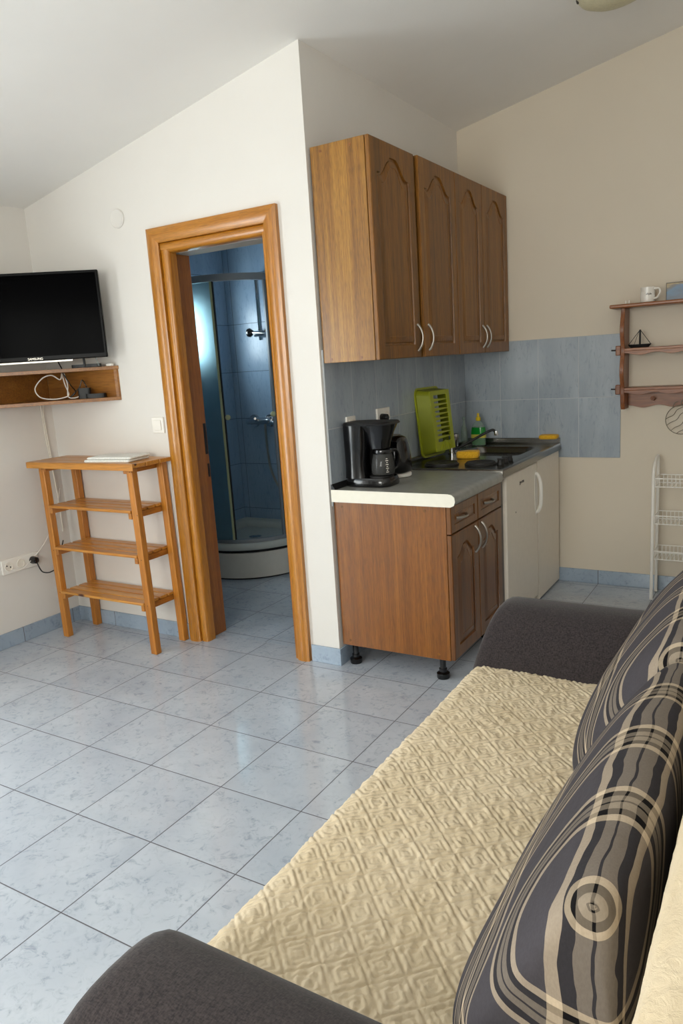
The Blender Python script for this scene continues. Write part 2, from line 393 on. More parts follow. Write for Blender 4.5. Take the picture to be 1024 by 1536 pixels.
nt.links.new(t_.outputs[0], x_.inputs[1]); nt.links.new(g_.outputs[0], x_.inputs[2]); nt.links.new(x_.outputs[0], o_.inputs[0]); M['wpane'] = m
wframe('window_1', 'X', XT - .05, W1[0], W1[1], .0, W1[3], w=.06)
wframe('fill_window', 'Y', YN - .05, W2[0], W2[1], W2[2], W2[3])  # added window behind the camera, there to carry the fill light
wframe('window_3', 'X', BX - .05, *BW, w=.035, mull=False)
# baseboards
def bb(name, mat, *b): return struct(MB().box(*b).build(name, mat, None, .002))
H = .084; T = .009
bb('baseboard_left', M['base_y'], XT, XT + T, W1[1], -T, 0, H)
bb('baseboard_bathroom_wall', M['base_x'], XT, -.93, -T, 0, 0, H)
bb('baseboard_corner', M['base_x'], -.155, T, -T, 0, 0, H)
bb('baseboard_kitchen', M['base_y'], 0, T, 0, D - T, 0, H)
bb('baseboard_back', M['base_x'], .0, XR, D - T, D, 0, H)
bb('baseboard_right', M['base_y'], XR - T, XR, YN, D - T, 0, H)
bb('baseboard_rear', M['base_x'], XT, XR - T, YN, YN + T, 0, H)
# tiled splashback
struct(MB().box(0, .008, .015, D, .766, 1.463).build('trim_1', M['tile_y'], None, .0015))
struct(MB().box(.0085, .938, D - .008, D, .766, 1.463).build('trim_2', M['tile_x'], None, .0015))

# ------------------------------------------------------------------ door frame (setting)
dr = bpy.data.objects.new('door_1', None); COL.objects.link(dr); dr.location = (-.55, 0, 0); dr['kind'] = 'structure'
x0, x1, zt = -.929, -.162, 2.089; ix0, ix1, izt = -.862, -.232, 2.02
def casing_profile(w, d=.022):
    # across the casing: u 0 (outer) .. w (inner); rounded face
    pts = [(0, 0), (0, -.006)]
    for i in range(9):
        t = i / 8; pts.append((w * t, -.010 - d * math.sin(PI * (.12 + .8 * t)) ** .6))
    pts += [(w, 0)]
    return pts
def casing(name, w, inset, mat_v, mat_h, d, y_off=0):
    ax0, ax1, az = x0 + inset, x1 - inset, zt - inset
    pr = casing_profile(w, d)
    L = MB().rings([[(ax0 + u, y + y_off, 0) for u, y in pr], [(ax0 + u, y + y_off, az - u) for u, y in pr]])
    R = MB().rings([[(ax1 - u, y + y_off, 0) for u, y in pr], [(ax1 - u, y + y_off, az - u) for u, y in pr]])
    Hd = MB().rings([[(ax0 + u, y + y_off, az - u) for u, y in pr], [(ax1 - u, y + y_off, az - u) for u, y in pr]])
    for mb_, mm in ((L, mat_v), (R, mat_v), (Hd, mat_h)): mb_.build(name, mm, dr, ang=50)
casing('door_casing', .070, 0, M['frame'], M['frameX'], .020)
# inner rounded stop, then the deep jamb lining
mb = MB()
def inner(xa, xb, z1, s):
    pr = [(xa, -.012), (xa + s * .010, -.022), (xa + s * .03, -.022), (xa + s * .040, -.008), (xa + s * .045, .01), (xb, .01), (xb, .0), (xa, 0)]
    return pr
for s, a, w in ((1, -.859, .046), (-1, -.235, .020)):
    pr = [(a, .004), (a, -.003), (a + s * w * .15, -.009), (a + s * w * .7, -.009), (a + s * w * .95, -.001), (a + s * w, .012), (a + s * w, .05), (a, .05)]
    MB().prism(pr, 0, 1.985, 'Z').build('door_stop', M['frame'], dr, ang=60)
pr = [(.004, 2.019), (-.003, 2.019), (-.009, 2.012), (-.009, 1.990), (-.001, 1.976), (.012, 1.973), (.05, 1.973), (.05, 2.019)]
MB().prism(pr, -.858, -.236, 'X').build('door_stop', M['frameX'], dr, ang=60)
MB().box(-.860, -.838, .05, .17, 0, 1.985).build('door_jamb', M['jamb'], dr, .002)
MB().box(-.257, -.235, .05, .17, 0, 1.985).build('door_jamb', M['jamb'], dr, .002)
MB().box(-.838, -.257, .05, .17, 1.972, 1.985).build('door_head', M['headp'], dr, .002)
MB().box(-.8395, -.8370, .145, .165, .98, 1.14).box(-.840, -.836, .15, .163, .86, .93).build('strike_plate', M['blkm'], dr, .0005)

# ------------------------------------------------------------------ shower
def quad(cx, cy, S, r, z, n=20):
    """outline of a quarter-round tray with its corner at (cx, cy), opening towards +X, -Y"""
    ax, ay = cx + S - r, cy - S + r
    pts = [(cx, cy, z), (cx + S, cy, z)]
    for i in range(n + 1):
        a = -PI / 2 * i / n; pts.append((ax + r * math.cos(a), ay + r * math.sin(a), z))
    pts.append((cx, cy - S, z)); return pts
e = .003
tr = thing('shower_tray', (-1.5, 1.35, 0), 'white quarter-round shower tray with curved front apron seen through the door', 'shower tray')
q = lambda S, r, z, o=0: quad(BX + e + o, BY - e - o, S - o, r, z)
MB().rings([q(.797, .447, .012), q(.797, .447, .185)]).build('apron', M['acryl'], tr)
MB().rings([q(.785, .435, .0), q(.785, .435, .204), q(.73, .38, .204, .05), q(.73, .38, .0, .05)], closed=True).build('gap_ring', M['gap'], tr)  # near-black ring stands in for the shade in the gap below the rim
MB().rings([q(.80, .45, .205), q(.812, .462, .212), q(.812, .462, .236), q(.80, .45, .25), q(.70, .35, .25, .03), q(.68, .33, .235, .045), q(.66, .31, .192, .06)], False, True).build('basin', M['acrylin'], tr, ang=60)
MB().lathe([(.045, .1925), (.045, .197), (.03, .199), (.001, .199)], (-1.56, 1.40, 0)).build('drain', M['chrome'], tr)
en = thing('shower_enclosure', (-1.5, 1.2, .25), 'curved corner shower enclosure with grey rail and frosted sliding doors', 'shower enclosure')
path = []
for i in range(5): path.append((BX + .004 + (.35 - .004) * i / 5, .975))
for i in range(31):
    a = -PI / 2 + PI / 2 * i / 30; path.append((-1.56 + .415 * math.cos(a), 1.39 + .415 * math.sin(a)))
for i in range(1, 6): path.append((-1.145, 1.39 + (BY - .004 - 1.39) * i / 5))
def sub(a, b):  # path slice by index
    return path[a:b + 1]
def ribbon(p, z0, z1, t):
    rs = []
    for k, (x, y) in enumerate(p):
        a = Vector(p[min(k + 1, len(p) - 1)]) - Vector(p[max(k - 1, 0)]); a.normalize(); n_ = Vector((a.y, -a.x)) * t / 2
        rs.append([(x + n_.x, y + n_.y, z0), (x - n_.x, y - n_.y, z0), (x - n_.x, y - n_.y, z1), (x + n_.x, y + n_.y, z1)])
    return MB().rings(rs)
ribbon(path, 1.955, 1.998, .035).build('top_rail', M['alu'], en, .002)
ribbon(path, .2505, .275, .03).build('bottom_rail', M['alu'], en, .002)
# nearest path index of the two closing edges
iL = min(range(len(path)), key=lambda k: (path[k][0] + 1.415) ** 2 + (path[k][1] - 1.0) ** 2)
iR = min(range(len(path)), key=lambda k: (path[k][0] + 1.168) ** 2 + (path[k][1] - 1.25) ** 2)
ribbon(sub(0, iL), .275, 1.955, .006).build('frosted_panel', M['frost'], en)
ribbon(sub(iR, len(path) - 1), .275, 1.955, .006).build('frosted_panel', M['frost'], en)
for (i, s) in ((iL, 1), (iR, -1)):
    x, y = path[i]; d_ = Vector(path[i + 1]) - Vector(path[i - 1]); ang = math.atan2(d_.y, d_.x)
    MB().box(-.016, .0, -.010, .010, .275, 1.955).xf(rz(ang, (x, y, 0))).build('sliding_post', M['seal'] if s > 0 else M['alu'], en, .001)
    MB().box(.001, .006, -.012, .012, .275, 1.955).xf(rz(ang, (x, y, 0))).build('magnetic_seal', M['rubber'], en, .001)
    hx = MB().lathe([(.006, 0), (.006, .016), (.016, .02), (.018, .032), (.012, .038), (.001, .039)], axis='X', n=18)
    hx.xf(Matrix.Translation((x, y, 1.10)) @ Matrix.Rotation(ang - PI / 2, 4, 'Z') @ Matrix.Translation((0, .035 * s, 0)))
    hx.build('door_knob', M['seal'], en)
MB().box(-1.89, -1.87, .95, .97, 1.99, 2.03).build('rail_bracket', M['white'], en, .002)
mx = thing('shower_mixer', (-1.62, BY, 1.0), 'chrome shower mixer with round rosettes on blue tiles', 'shower mixer')
for xx in (-1.735, -1.585): MB().lathe([(.046, BY - .012), (.050, BY - .001)], (xx, 0, 1.01), 'Y').build('rosette', M['chrome'], mx)
MB().tube([(-1.735, BY - .013, 1.01), (-1.735, BY - .05, 1.01)], .017).tube([(-1.585, BY - .013, 1.01), (-1.585, BY - .05, 1.01)], .017).tube([(-1.76, BY - .055, 1.01), (-1.56, BY - .055, 1.01)], .024, 16).build('valve_body', M['chrome'], mx)
MB().tube([(-1.66, BY - .07, 1.02), (-1.64, BY - .11, 1.035), (-1.60, BY - .17, 1.04)], [.018, .013, .009]).build('lever', M['chrome'], mx)
MB().tube([(-1.56, BY - .055, 1.0), (-1.50, BY - .055, .99), (-1.46, BY - .055, .985)], .016).build('spout', M['chrome'], mx)
hs = MB().tube(spline([(-1.60, BY - .055, .985), (-1.60, BY - .05, .80), (-1.585, BY - .045, .64), (-1.52, BY - .045, .51), (-1.45, BY - .045, .50), (-1.40, BY - .05, .62), (-1.405, BY - .05, 1.1), (-1.43, BY - .07, 1.62), (-1.50, BY - .10, 1.66)], 8), .009)
tag(hs.build('shower_hose', M['satin']), 'thin silver shower hose looping down in the shower', 'hose')
sr = thing('shower_riser_rail', (-1.54, BY, 1.4), 'vertical chrome riser rail holding hand shower in the shower corner', 'shower rail')
MB().tube([(-1.575, BY - .05, 1.60), (-1.575, BY - .05, 2.06)], .015).build('rail', M['chrome'], sr)
for z in (1.63, 2.05): MB().tube([(-1.575, BY - .05, z), (-1.575, BY - .001, z)], .012).build('bracket', M['chrome'], sr)
MB().tube([(-1.61, BY - .07, 1.645), (-1.53, BY - .07, 1.645)], .022, 14).build('slider', M['chrome'], sr)
hs_ = thing('hand_shower', (-1.60, BY - .08, 1.65), 'chrome hand shower head clipped low on its rail', 'shower head')
MB().tube([(-1.615, BY - .09, 1.655), (-1.50, BY - .09, 1.645)], [.012, .016], 12).build('handle', M['chrome'], hs_)
MB().lathe([(.03, -1.655), (.032, -1.64), (.014, -1.612)], (0, BY - .09, 1.657), 'X').build('spray_head', M['blk'], hs_)

# ------------------------------------------------------------------ cabinet doors
def cdoor(parent, name, X, y0, y1, z0, z1, mat, arch=.072, th=.018, fr=.056):
    """raised-panel door facing +X with an arched top"""
    w = y1 - y0; n = 26
    def loop(ins, dx, top_flat=False, archh=arch):
        a, b = fr + ins, w - fr - ins; zb = z0 + fr + ins; zt_ = z1 - fr - .0 - ins - archh
        P = [(y0 + a, zb), (y0 + b, zb), (y0 + b, zt_)]
        for i in range(1, n):
            t = i / n; u = (t - .5) * 2; s = max(0, 1 - abs(u) / .86)
            P.append((y0 + b + (a - b) * t, zt_ + archh * (.5 - .5 * math.cos(PI * min(1, s * 1.15))) ))
        P.append((y0 + a, zt_))
        return [(X + dx, y, z) for y, z in P]
    inner_ = loop(0, 0)
    def outer(ins, dx):
        P = [(y0 + ins, z0 + ins), (y1 - ins, z0 + ins), (y1 - ins, z1 - ins)]
        for i in range(1, n): P.append((y1 - ins + (y0 - y1 + 2 * ins) * i / n, z1 - ins))
        P.append((y0 + ins, z1 - ins)); return [(X + dx, y, z) for y, z in P]
    rs = [outer(0, -th), outer(0, -.003), outer(.003, 0), inner_, loop(.002, -.008), loop(.010, -.009), loop(.013, -.005), loop(.036, .000), loop(.040, -.002), loop(.043, -.002)]
    return MB().rings(rs).build(name, mat, parent, ang=22)
def bow(parent, X, y, z0, z1, mat=None, horiz=False):
    P = []
    for i in range(15):
        t = i / 14; h = .026 * math.sin(PI * t) ** .7
        P.append((X + h, y, z0 + (z1 - z0) * t) if not horiz else (X + h, z0 + (z1 - z0) * t, y))
    r = [.0065 - .002 * math.sin(PI * i / 14) for i in range(15)]
    return MB().tube(P, r, 10).build('handle', mat or M['satin'], parent)
def caps(parent, pts, mat):
    for p in pts: MB().lathe([(.006, p[1] - .0015), (.006, p[1] + .001)], (p[0], 0, p[2]), 'Y', 14).build('screw_cap', mat, parent)

Z0, Z1 = 1.405, 2.285
def wall_cab(y0, y1, depth, doors, label, end=None):
    t = thing('wall_cabinet', ((.0 + depth) / 2, (y0 + y1) / 2, Z0), label, 'cabinet', 'oak wall cabinets above the counter')
    c = MB().box(.009, depth, y0, y1, Z0, Z1).build('body', M['oak'], t, .0015)
    for (a, b, hy) in doors:
        d = cdoor(t, 'door', depth + .022, a, b, Z0 + .001, Z1 - .001, M['oak_door'])
        h = bow(d, depth + .022, hy, 1.435, 1.552)
    if end: caps(t, end, M['oak_base'])
    return t
wall_cab(.018, .428, .266, [(.018, .426, .395)], 'oak wall cabinet nearest the bathroom door, its plain side panel in view', [(.06, .018, 2.262), (.20, .018, 2.262), (.05, .018, 1.42), (.2, .018, 1.42)])
wall_cab(.452, .868, .276, [(.452, .866, .492)], 'single-door oak wall cabinet between the end one and the double-door one')
wall_cab(.870, 1.648, .276, [(.872, 1.238, 1.208), (1.242, 1.646, 1.272)], 'double-door oak wall cabinet in the corner against the back wall')

bc = thing('base_cabinet', (.28, .34, 0), 'oak base cabinet with two drawers and two doors under the grey worktop', 'cabinet')
MB().box(.0, .547, .022, .65, .100, .788).xf(Matrix.Translation((.009, 0, 0))).build('body', M['oak_base'], bc, .0015)
mb = MB()
def slab(y0, y1, z0, z1, X=.578, th=.02):
    rs = []
    def rect(i, dx): return [(X + dx, y0 + i, z0 + i), (X + dx, y1 - i, z0 + i), (X + dx, y1 - i, z1 - i), (X + dx, y0 + i, z1 - i)]
    return MB().rings([rect(0, -th), rect(0, -.003), rect(.003, 0), rect(.034, 0), rect(.037, -.004), rect(.042, -.004), rect(.05, -.001)])
for (a, b, hy) in ((.024, .330, .128), (.336, .648, .46)):
    d = slab(a, b, .668, .786).build('drawer', M['oak_bdoor'], bc, ang=22)
    bow(d, .578, .728, hy - .045, hy + .055, M['satin'], True)
for (a, b, hy) in ((.024, .330, .292), (.336, .648, .374)):
    d = cdoor(bc, 'door', .578, a, b, .104, .662, M['oak_bdoor'], .045, .02, .055)
    bow(d, .578, hy, .528, .648)
for p in ((.06, .052), (.60, .052), (.06, .50), (.60, .50)):
    MB().lathe([(.014, .03), (.014, .10)], (p[1], p[0], 0), n=18).lathe([(.027, .0), (.029, .006), (.029, .024), (.018, .032), (.018, .045)], (p[1], p[0], 0), n=18).build('foot', M['blk'], bc)
caps(bc, [(.05, .022, .765), (.46, .022, .765), (.05, .022, .125), (.50, .022, .125)], M['oak_door'])

# counter with rounded front edge
ct = thing('worktop', (.3, .3, .79), 'grey laminate worktop with white end edge beside the doorway wall', 'worktop')
pr = [(.009, .790), (.585, .790), (.600, .797), (.606, .812), (.603, .830), (.592, .840), (.575, .8435), (.009, .8435)]
MB().prism(pr, .006, .603, 'Y').build('top', M['ctop'], ct, ang=50)
pr2 = [(.009, .789), (.585, .789), (.601, .796), (.607, .812), (.604, .831), (.592, .8415), (.575, .8445), (.009, .8445)]
MB().prism(pr2, .003, .0058, 'Y').build('end_edge', M['cedge'], ct, ang=50)
MB().prism([(.009, .844), (.03, .844), (.026, .852), (.014, .868), (.009, .868)], .006, .603, 'Y').build('upstand', M['blkm'], ct)
# stainless top with sink and hob
sk_ = thing('kitchen_sink', (.3, 1.1, .8), 'stainless steel sink and hob top beside the grey worktop', 'sink')
bx0, bx1, by0, by1 = .13, .51, 1.10, 1.50
def rr(x0, x1, y0, y1, r, z, n=6):
    P = []
    for cx, cy, a0 in ((x1 - r, y1 - r, 0), (x0 + r, y1 - r, PI / 2), (x0 + r, y0 + r, PI), (x1 - r, y0 + r, 1.5 * PI)):
        for i in range(n + 1):
            a = a0 + PI / 2 * i / n; P.append((cx + r * math.cos(a), cy + r * math.sin(a), z))
    return P
ztop = .853
MB().rings([rr(.009, .606, .605, D - .01, .004, .815), rr(.009, .606, .605, D - .01, .004, .846), rr(.014, .601, .610, D - .014, .004, ztop), rr(.03, .585, .625, D - .03, .006, ztop), rr(.045, .572, .64, D - .045, .015, .848),
            rr(bx0, bx1, by0, by1, .07, .848), rr(bx0 + .008, bx1 - .008, by0 + .008, by1 - .008, .065, .838), rr(bx0 + .03, bx1 - .03, by0 + .03, by1 - .03, .05, .75)], True, True).build('steel_top', M['steel'], sk_, ang=35)
MB().lathe([(.04, .7505), (.04, .753), (.028, .754), (.001, .752)], (.32, 1.30, 0)).build('strainer', M['chrome'], sk_)
MB().box(.009, .022, .625, D - .022, .853, .872).box(.022, .60, D - .024, D - .009, .853, .884).build('back_rim', M['steel'], sk_, .003)
for (x, y, r) in ((.22, .765, .084), (.42, .80, .075)):
    MB().lathe([(r + .006, .8485), (r + .006, .853), (r, .856), (r - .002, .862), (r - .012, .863), (r - .014, .8615), (.02, .8615), (.018, .8595), (.001, .8595)], (x, y, 0), n=36).build('hot_plate', M['iron'], sk_)
for (x, y) in ((.525, .80), (.525, .87), (.525, .94)):
    MB().lathe([(.018, .8485), (.018, .858), (.015, .862), (.0145, .873), (.001, .874)], (x, y, 0), n=18).box(x - .015, x + .015, y - .003, y + .003, .873, .880).build('knob', M['blkm'], sk_)
# fridge
fr = thing('mini_fridge', (.3, .95, 0), 'white under-counter fridge with long curved handle beside the oak base cabinet', 'fridge')
box('body', M['door_paint'], fr, .03, .545, .692, 1.195, .02, .81, .006)
fd = box('door', M['door_paint'], fr, .549, .592, .684, 1.204, .045, .805, .008)
P = [(.592, 1.172, .745), (.606, 1.172, .735), (.618, 1.172, .70), (.621, 1.172, .64), (.618, 1.172, .575), (.606, 1.172, .54), (.592, 1.172, .53)]
MB().tube(spline(P, 5), [.010] * 31, 12).build('handle', M['whiteg'], fd)
ns = 24
rc = [[(.592 + h, 1.172 + r * .026 * math.cos(2 * PI * i / ns), .637 + r * .125 * math.sin(2 * PI * i / ns)) for i in range(ns)] for r, h in ((1, -.001), (1, .002), (.8, .003), (.7, .001))]
MB().rings(rc).build('handle_plate', M['whiteg'], fd, ang=50)
Mt = Matrix.Translation((.5925, .93, .742)) @ Matrix(((0, 0, 1), (1, 0, 0), (0, 1, 0))).to_4x4()
text_mb('go-ren', .026, Mt).build('brand_mark', M['blkm'], fd)
for y in (.74, 1.15): MB().lathe([(.015, 0), (.015, .021)], (.5, y, 0)).build('foot', M['blk'], fr)
MB().lathe([(.004, .5915), (.004, .5935)], (0, .825, .60), 'X', 12).build('dot_sticker', M['grey'], fd)
sc_ = thing('sink_cabinet', (.3, 1.4, 0), 'plain white cabinet under the sink, between fridge and back wall', 'cabinet')
box('body', M['white'], sc_, .03, .570, 1.214, 1.635, .012, .812, .002)
box('door', M['door_paint'], sc_, .573, .592, 1.214, 1.640, .014, .812, .003)
o = MB().box(.03, .575, .655, .678, .0, .812).build('filler_panel', M['grey'], None, .001); tag(o, 'narrow grey filler panel between oak base cabinet and white fridge', 'panel')

# ------------------------------------------------------------------ things on the counter
CT = .8440
cm = thing('coffee_maker', (.13, .17, CT), 'black drip coffee maker with glass carafe on the grey worktop', 'coffee maker')
def sect(cx, cy, hx, hy, z, p=4, n=28):
    P = []
    for i in range(n):
        a = 2 * PI * i / n; c, s = math.cos(a), math.sin(a)
        P.append((cx + hx * math.copysign(abs(c) ** (2 / p), c), cy + hy * math.copysign(abs(s) ** (2 / p), s), z))
    return P
MB().rings([sect(.135, .172, .113, .080, CT + .001), sect(.135, .172, .116, .083, CT + .008), sect(.135, .172, .112, .080, CT + .03), sect(.135, .172, .108, .076, CT + .040)]).build('base', M['blk'], cm, ang=50)
MB().rings([sect(.078, .168, .056, .074, CT + .038), sect(.075, .168, .052, .070, CT + .10), sect(.080, .168, .058, .073, CT + .18), sect(.085, .168, .063, .078, CT + .279)]).build('water_tank', M['blk'], cm, ang=50)
MB().rings([sect(.180, .172, .042, .044, CT + .170, 3), sect(.178, .172, .050, .052, CT + .20, 3), sect(.182, .172, .060, .062, CT + .240, 3), sect(.178, .170, .078, .078, CT + .278, 4)]).build('filter_basket', M['blk'], cm, ang=50)
MB().rings([sect(.143, .170, .122, .086, CT + .278), sect(.143, .170, .124, .088, CT + .283), sect(.143, .170, .118, .082, CT + .291)]).build('lid', M['blkm'], cm, ang=50)
MB().lathe([(.056, .041), (.056, .045), (.05, .047), (.001, .047)], (.183, .172, CT)).build('warming_plate', M['iron'], cm)
ca = thing('carafe', (.192, .172, CT + .048), 'clear glass carafe with marked scale in the black coffee maker', 'carafe')
MB().lathe([(.042, .048), (.050, .053), (.0545, .070), (.053, .10), (.045, .135), (.040, .150), (.038, .150), (.043, .135), (.051, .10), (.0525, .070), (.048, .056), (.001, .054)], (.192, .172, CT), n=36).build('glass_jug', M['carafe'], ca)
MB().lathe([(.044, .146), (.046, .152), (.043, .164), (.02, .167), (.001, .167)], (.192, .172, CT), n=30).build('lid', M['blk'], ca)
P = [(.21, .200, CT + .155), (.235, .225, CT + .152), (.243, .233, CT + .12), (.236, .227, CT + .08), (.222, .212, CT + .068)]
MB().tube(spline(P, 6), .008, 8).build('handle', M['blk'], ca)
sm = MB()
for i in range(8):
    z = CT + .066 + i * .0085; a = math.radians(-42); r = .0552 - max(0, i - 3) * .0012
    wd = .007 if i % 2 else .013
    c = Vector((.192 + r * math.cos(a), .172 + r * math.sin(a), z)); t = Vector((-math.sin(a), math.cos(a), 0))
    n_ = Vector((math.cos(a), math.sin(a), 0)) * .0006; v = Vector((0, 0, .0012))
    sm.add([c - t * wd / 2 - v + n_, c + t * wd / 2 - v + n_, c + t * wd / 2 + v + n_, c - t * wd / 2 + v + n_], [(0, 1, 2, 3)])
sm.build('scale_marks', M['white'], ca)
kt = thing('kettle', (.145, .40, CT), 'black rounded kettle on a pale base behind the coffee maker', 'kettle')
MB().lathe([(.066, .001), (.07, .004), (.07, .016), (.064, .020), (.001, .020)], (.140, .41, CT), n=30).build('base', M['whiteg'], kt)
MB().rings([sect(.140, .41, .062, .062, CT + .021, 3), sect(.140, .41, .068, .068, CT + .03, 3), sect(.139, .41, .066, .066, CT + .10, 3), sect(.136, .41, .060, .060, CT + .165, 3), sect(.134, .41, .050, .050, CT + .19, 2.6), sect(.134, .41, .032, .032, CT + .200, 2.4)]).build('jug', M['blk'], kt, ang=60)
MB().lathe([(.030, .1995), (.030, .203), (.001, .205)], (.134, .41, CT)).build('lid', M['grey'], kt)
P = [(.10, .46, CT + .185), (.075, .505, CT + .165), (.07, .515, CT + .10), (.09, .475, CT + .05)]
MB().tube(spline(P, 6), .010, 8).build('handle', M['blk'], kt)

# sockets on the tiled wall
def plate(parent, y0, y1, z0, z1, X=.008):
    return box('plate', M['whiteg'], parent, X, X + .010, y0, y1, z0, z1, .003)
sw = thing('light_switch', (.008, .2, 1.11), 'white rocker switch on the tiles behind the coffee maker', 'switch')
plate(sw, .168, .250, 1.072, 1.156); box('rocker', M['white'], sw, .018, .024, .185, .233, 1.088, 1.140, .002)
so = thing('wall_socket', (.008, .53, 1.12), 'white double socket with black plug on the tiles above the kettle', 'socket')
plate(so, .465, .600, 1.085, 1.168)
MB().lathe([(.022, .0181), (.022, .0185), (.019, .0182), (.018, .013)], (0, .565, 1.127), 'X').build('recess', M['white'], so)
pl = MB().lathe([(.019, .0185), (.020, .026), (.017, .052), (.010, .058)], (0, .505, 1.122), 'X', 20)
pl.build('plug', M['blk'], cm)
cb = MB().tube(spline([(.05, .505, 1.118), (.062, .50, 1.09), (.05, .46, 1.03), (.045, .42, 1.08), (.022, .35, 1.0), (.02, .30, .90), (.025, .27, .87)], 8), .0035)
cb.build('power_cord', M['blk'], cm)

# dish drainer on end
dd = thing('dish_drainer', (.08, 1.02, CT), 'lime green plastic dish drainer standing upright against the tiles', 'dish drainer')
LW, LH, LD = .272, .385, .082           # width (Y), height (Z), depth (X)
def rloop(w, h, x, r=.03, zc=LH / 2): return [(x, a, b) for a, b, _ in rr(-w / 2, w / 2, zc - h / 2, zc + h / 2, r, 0, 4)]
Md = Matrix.Translation((.050, 1.045, CT + .0115)) @ Matrix.Rotation(math.radians(-5), 4, 'Z') @ Matrix.Rotation(math.radians(-5.5), 4, 'Y')
t_ = .004
rim = MB().rings([rloop(LW, LH, -.0, .035), rloop(LW, LH, .008, .035), rloop(LW - .022, LH - .022, .008, .028), rloop(LW - .022, LH - .022, 0, .028)], closed=True).xf(Md)
rim.build('rim', M['green'], dd, ang=50)
wl = MB().rings([rloop(LW - .024, LH - .024, .004, .03), rloop(LW - .05, LH - .05, LD, .03), rloop(LW - .058, LH - .058, LD, .028), rloop(LW - .032, LH - .032, .004, .028)], closed=True).xf(Md)
wl.build('side_wall', M['greend'], dd, ang=50)
# slotted bottom: bars between slots, border and diagonal ribs
bt = MB(); bw, bh = LW - .054, LH - .054; zc = LH / 2; zb, zt2 = zc - bh / 2, zc + bh / 2
X0, X1 = LD - .004, LD + .003
bt.box(X0, X1, -bw / 2, -bw / 2 + .035, zb, zt2).box(X0, X1, bw / 2 - .035, bw / 2, zb, zt2).box(X0, X1, -bw / 2 + .035, bw / 2 - .035, zb, zb + .05).box(X0, X1, -bw / 2 + .035, bw / 2 - .035, zt2 - .025, zt2)
nsl = 10; zz0, zz1 = zb + .05, zt2 - .025
for i in range(1, nsl):
    z = zz0 + (zz1 - zz0) * i / nsl
    bt.add([(x, y, z + dz) for x in (X0, X1) for (y, dz) in ((-bw / 2 + .034, -.009), (bw / 2 - .034, -.002), (bw / 2 - .034, .002), (-bw / 2 + .034, .009))],
           [(0, 1, 2, 3), (4, 7, 6, 5), (0, 4, 5, 1), (1, 5, 6, 2), (2, 6, 7, 3), (3, 7, 4, 0)])
bt.xf(Md).build('slotted_bottom', M['green'], dd, .001)
hn = MB()
for k in range(7):
    a0 = PI * k / 6
hn.tube([Md @ Vector((LD + .004, -.06 + .12 * i / 10, .034 + .045 * math.sin(PI * i / 10))) for i in range(11)], .004, 6)
for k in (3, 5, 7): hn.tube([Md @ Vector((LD + .004, -.06 + .012 * k, .032)), Md @ Vector((LD + .004, -.06 + .012 * k, .034 + .045 * math.sin(PI * k / 10)))], .003, 6)
hn.build('arched_rib', M['green'], dd)
SZ = .8535
# tap
tp = thing('kitchen_tap', (.13, 1.2, SZ), 'chrome kitchen tap with a long dark spout swung over the sink', 'tap')
MB().lathe([(.024, .0), (.024, .006), (.018, .01), (.017, .075), (.020, .08), (.020, .105), (.012, .112), (.001, .113)], (.11, 1.17, .8488), n=24).build('tap_body', M['chrome'], tp)
MB().tube([(.11, 1.17, .955), (.085, 1.15, .975), (.055, 1.12, .985)], [.008, .007, .005]).build('lever', M['chrome'], tp)
MB().tube(spline([(.12, 1.175, .872), (.17, 1.19, .895), (.26, 1.22, .945), (.315, 1.235, .972), (.335, 1.24, .975), (.345, 1.243, .962)], 6), .0075, 10).build('spout', M['blkm'], tp)
MB().lathe([(.011, -.012), (.012, .0), (.011, .012), (.001, .014)], (.348, 1.244, .958), n=18).build('aerator', M['chrome'], tp)
cu = MB().lathe([(.026, 0), (.028, .002), (.031, .10), (.029, .10), (.026, .004), (.001, .003)], (.065, 1.30, SZ - .005), n=28)
tag(cu.build('steel_cup', M['chrome']), 'shiny steel cup standing behind the tap', 'cup')
bo = thing('detergent_bottle', (.11, 1.555, .849), 'clear dish soap bottle with green liquid and yellow cap behind the sink', 'bottle')
bc_ = (.125, 1.555, .8488)
def bsec(z, hx, hy, p=2.6): return sect(bc_[0], bc_[1], hx, hy, bc_[2] + z, p)
MB().rings([bsec(0, .040, .025), bsec(.004, .044, .027), bsec(.05, .045, .028), bsec(.10, .041, .026), bsec(.125, .036, .024), bsec(.145, .02, .017), bsec(.152, .012, .012)]).build('bottle_body', M['glassb'], bo, ang=60)
MB().rings([bsec(.004, .041, .024), bsec(.045, .042, .025), bsec(.052, .042, .025)]).build('green_liquid', M['dgreen'], bo, ang=60)
MB().rings([bsec(.058, .0462, .029), bsec(.085, .0452, .0283), bsec(.112, .041, .0272)], False, False).build('label_sticker', M['dgreen'], bo, ang=60)
MB().rings([bsec(.048, .0468, .0295), bsec(.070, .0466, .0292)], False, False).build('label_band', M['lab'], bo, ang=60)
MB().rings([bsec(.152, .013, .013, 2), bsec(.156, .015, .015, 2), bsec(.172, .015, .015, 2), bsec(.176, .008, .008, 2), bsec(.195, .007, .007, 2), bsec(.198, .004, .004, 2)]).build('cap', M['ycap'], bo, ang=50)
b2 = thing('slim_bottle', (.05, 1.50, .849), 'slim clear bottle in the tiled corner beside the green soap', 'bottle')
MB().lathe([(.018, 0), (.020, .004), (.020, .09), (.014, .12), (.007, .135), (.007, .165)], (.053, 1.50, .8488), n=20).build('bottle_body', M['glassb'], b2)
MB().lathe([(.009, .165), (.009, .180), (.001, .182)], (.053, 1.50, .8488), n=16).build('cap', M['glassb'], b2)
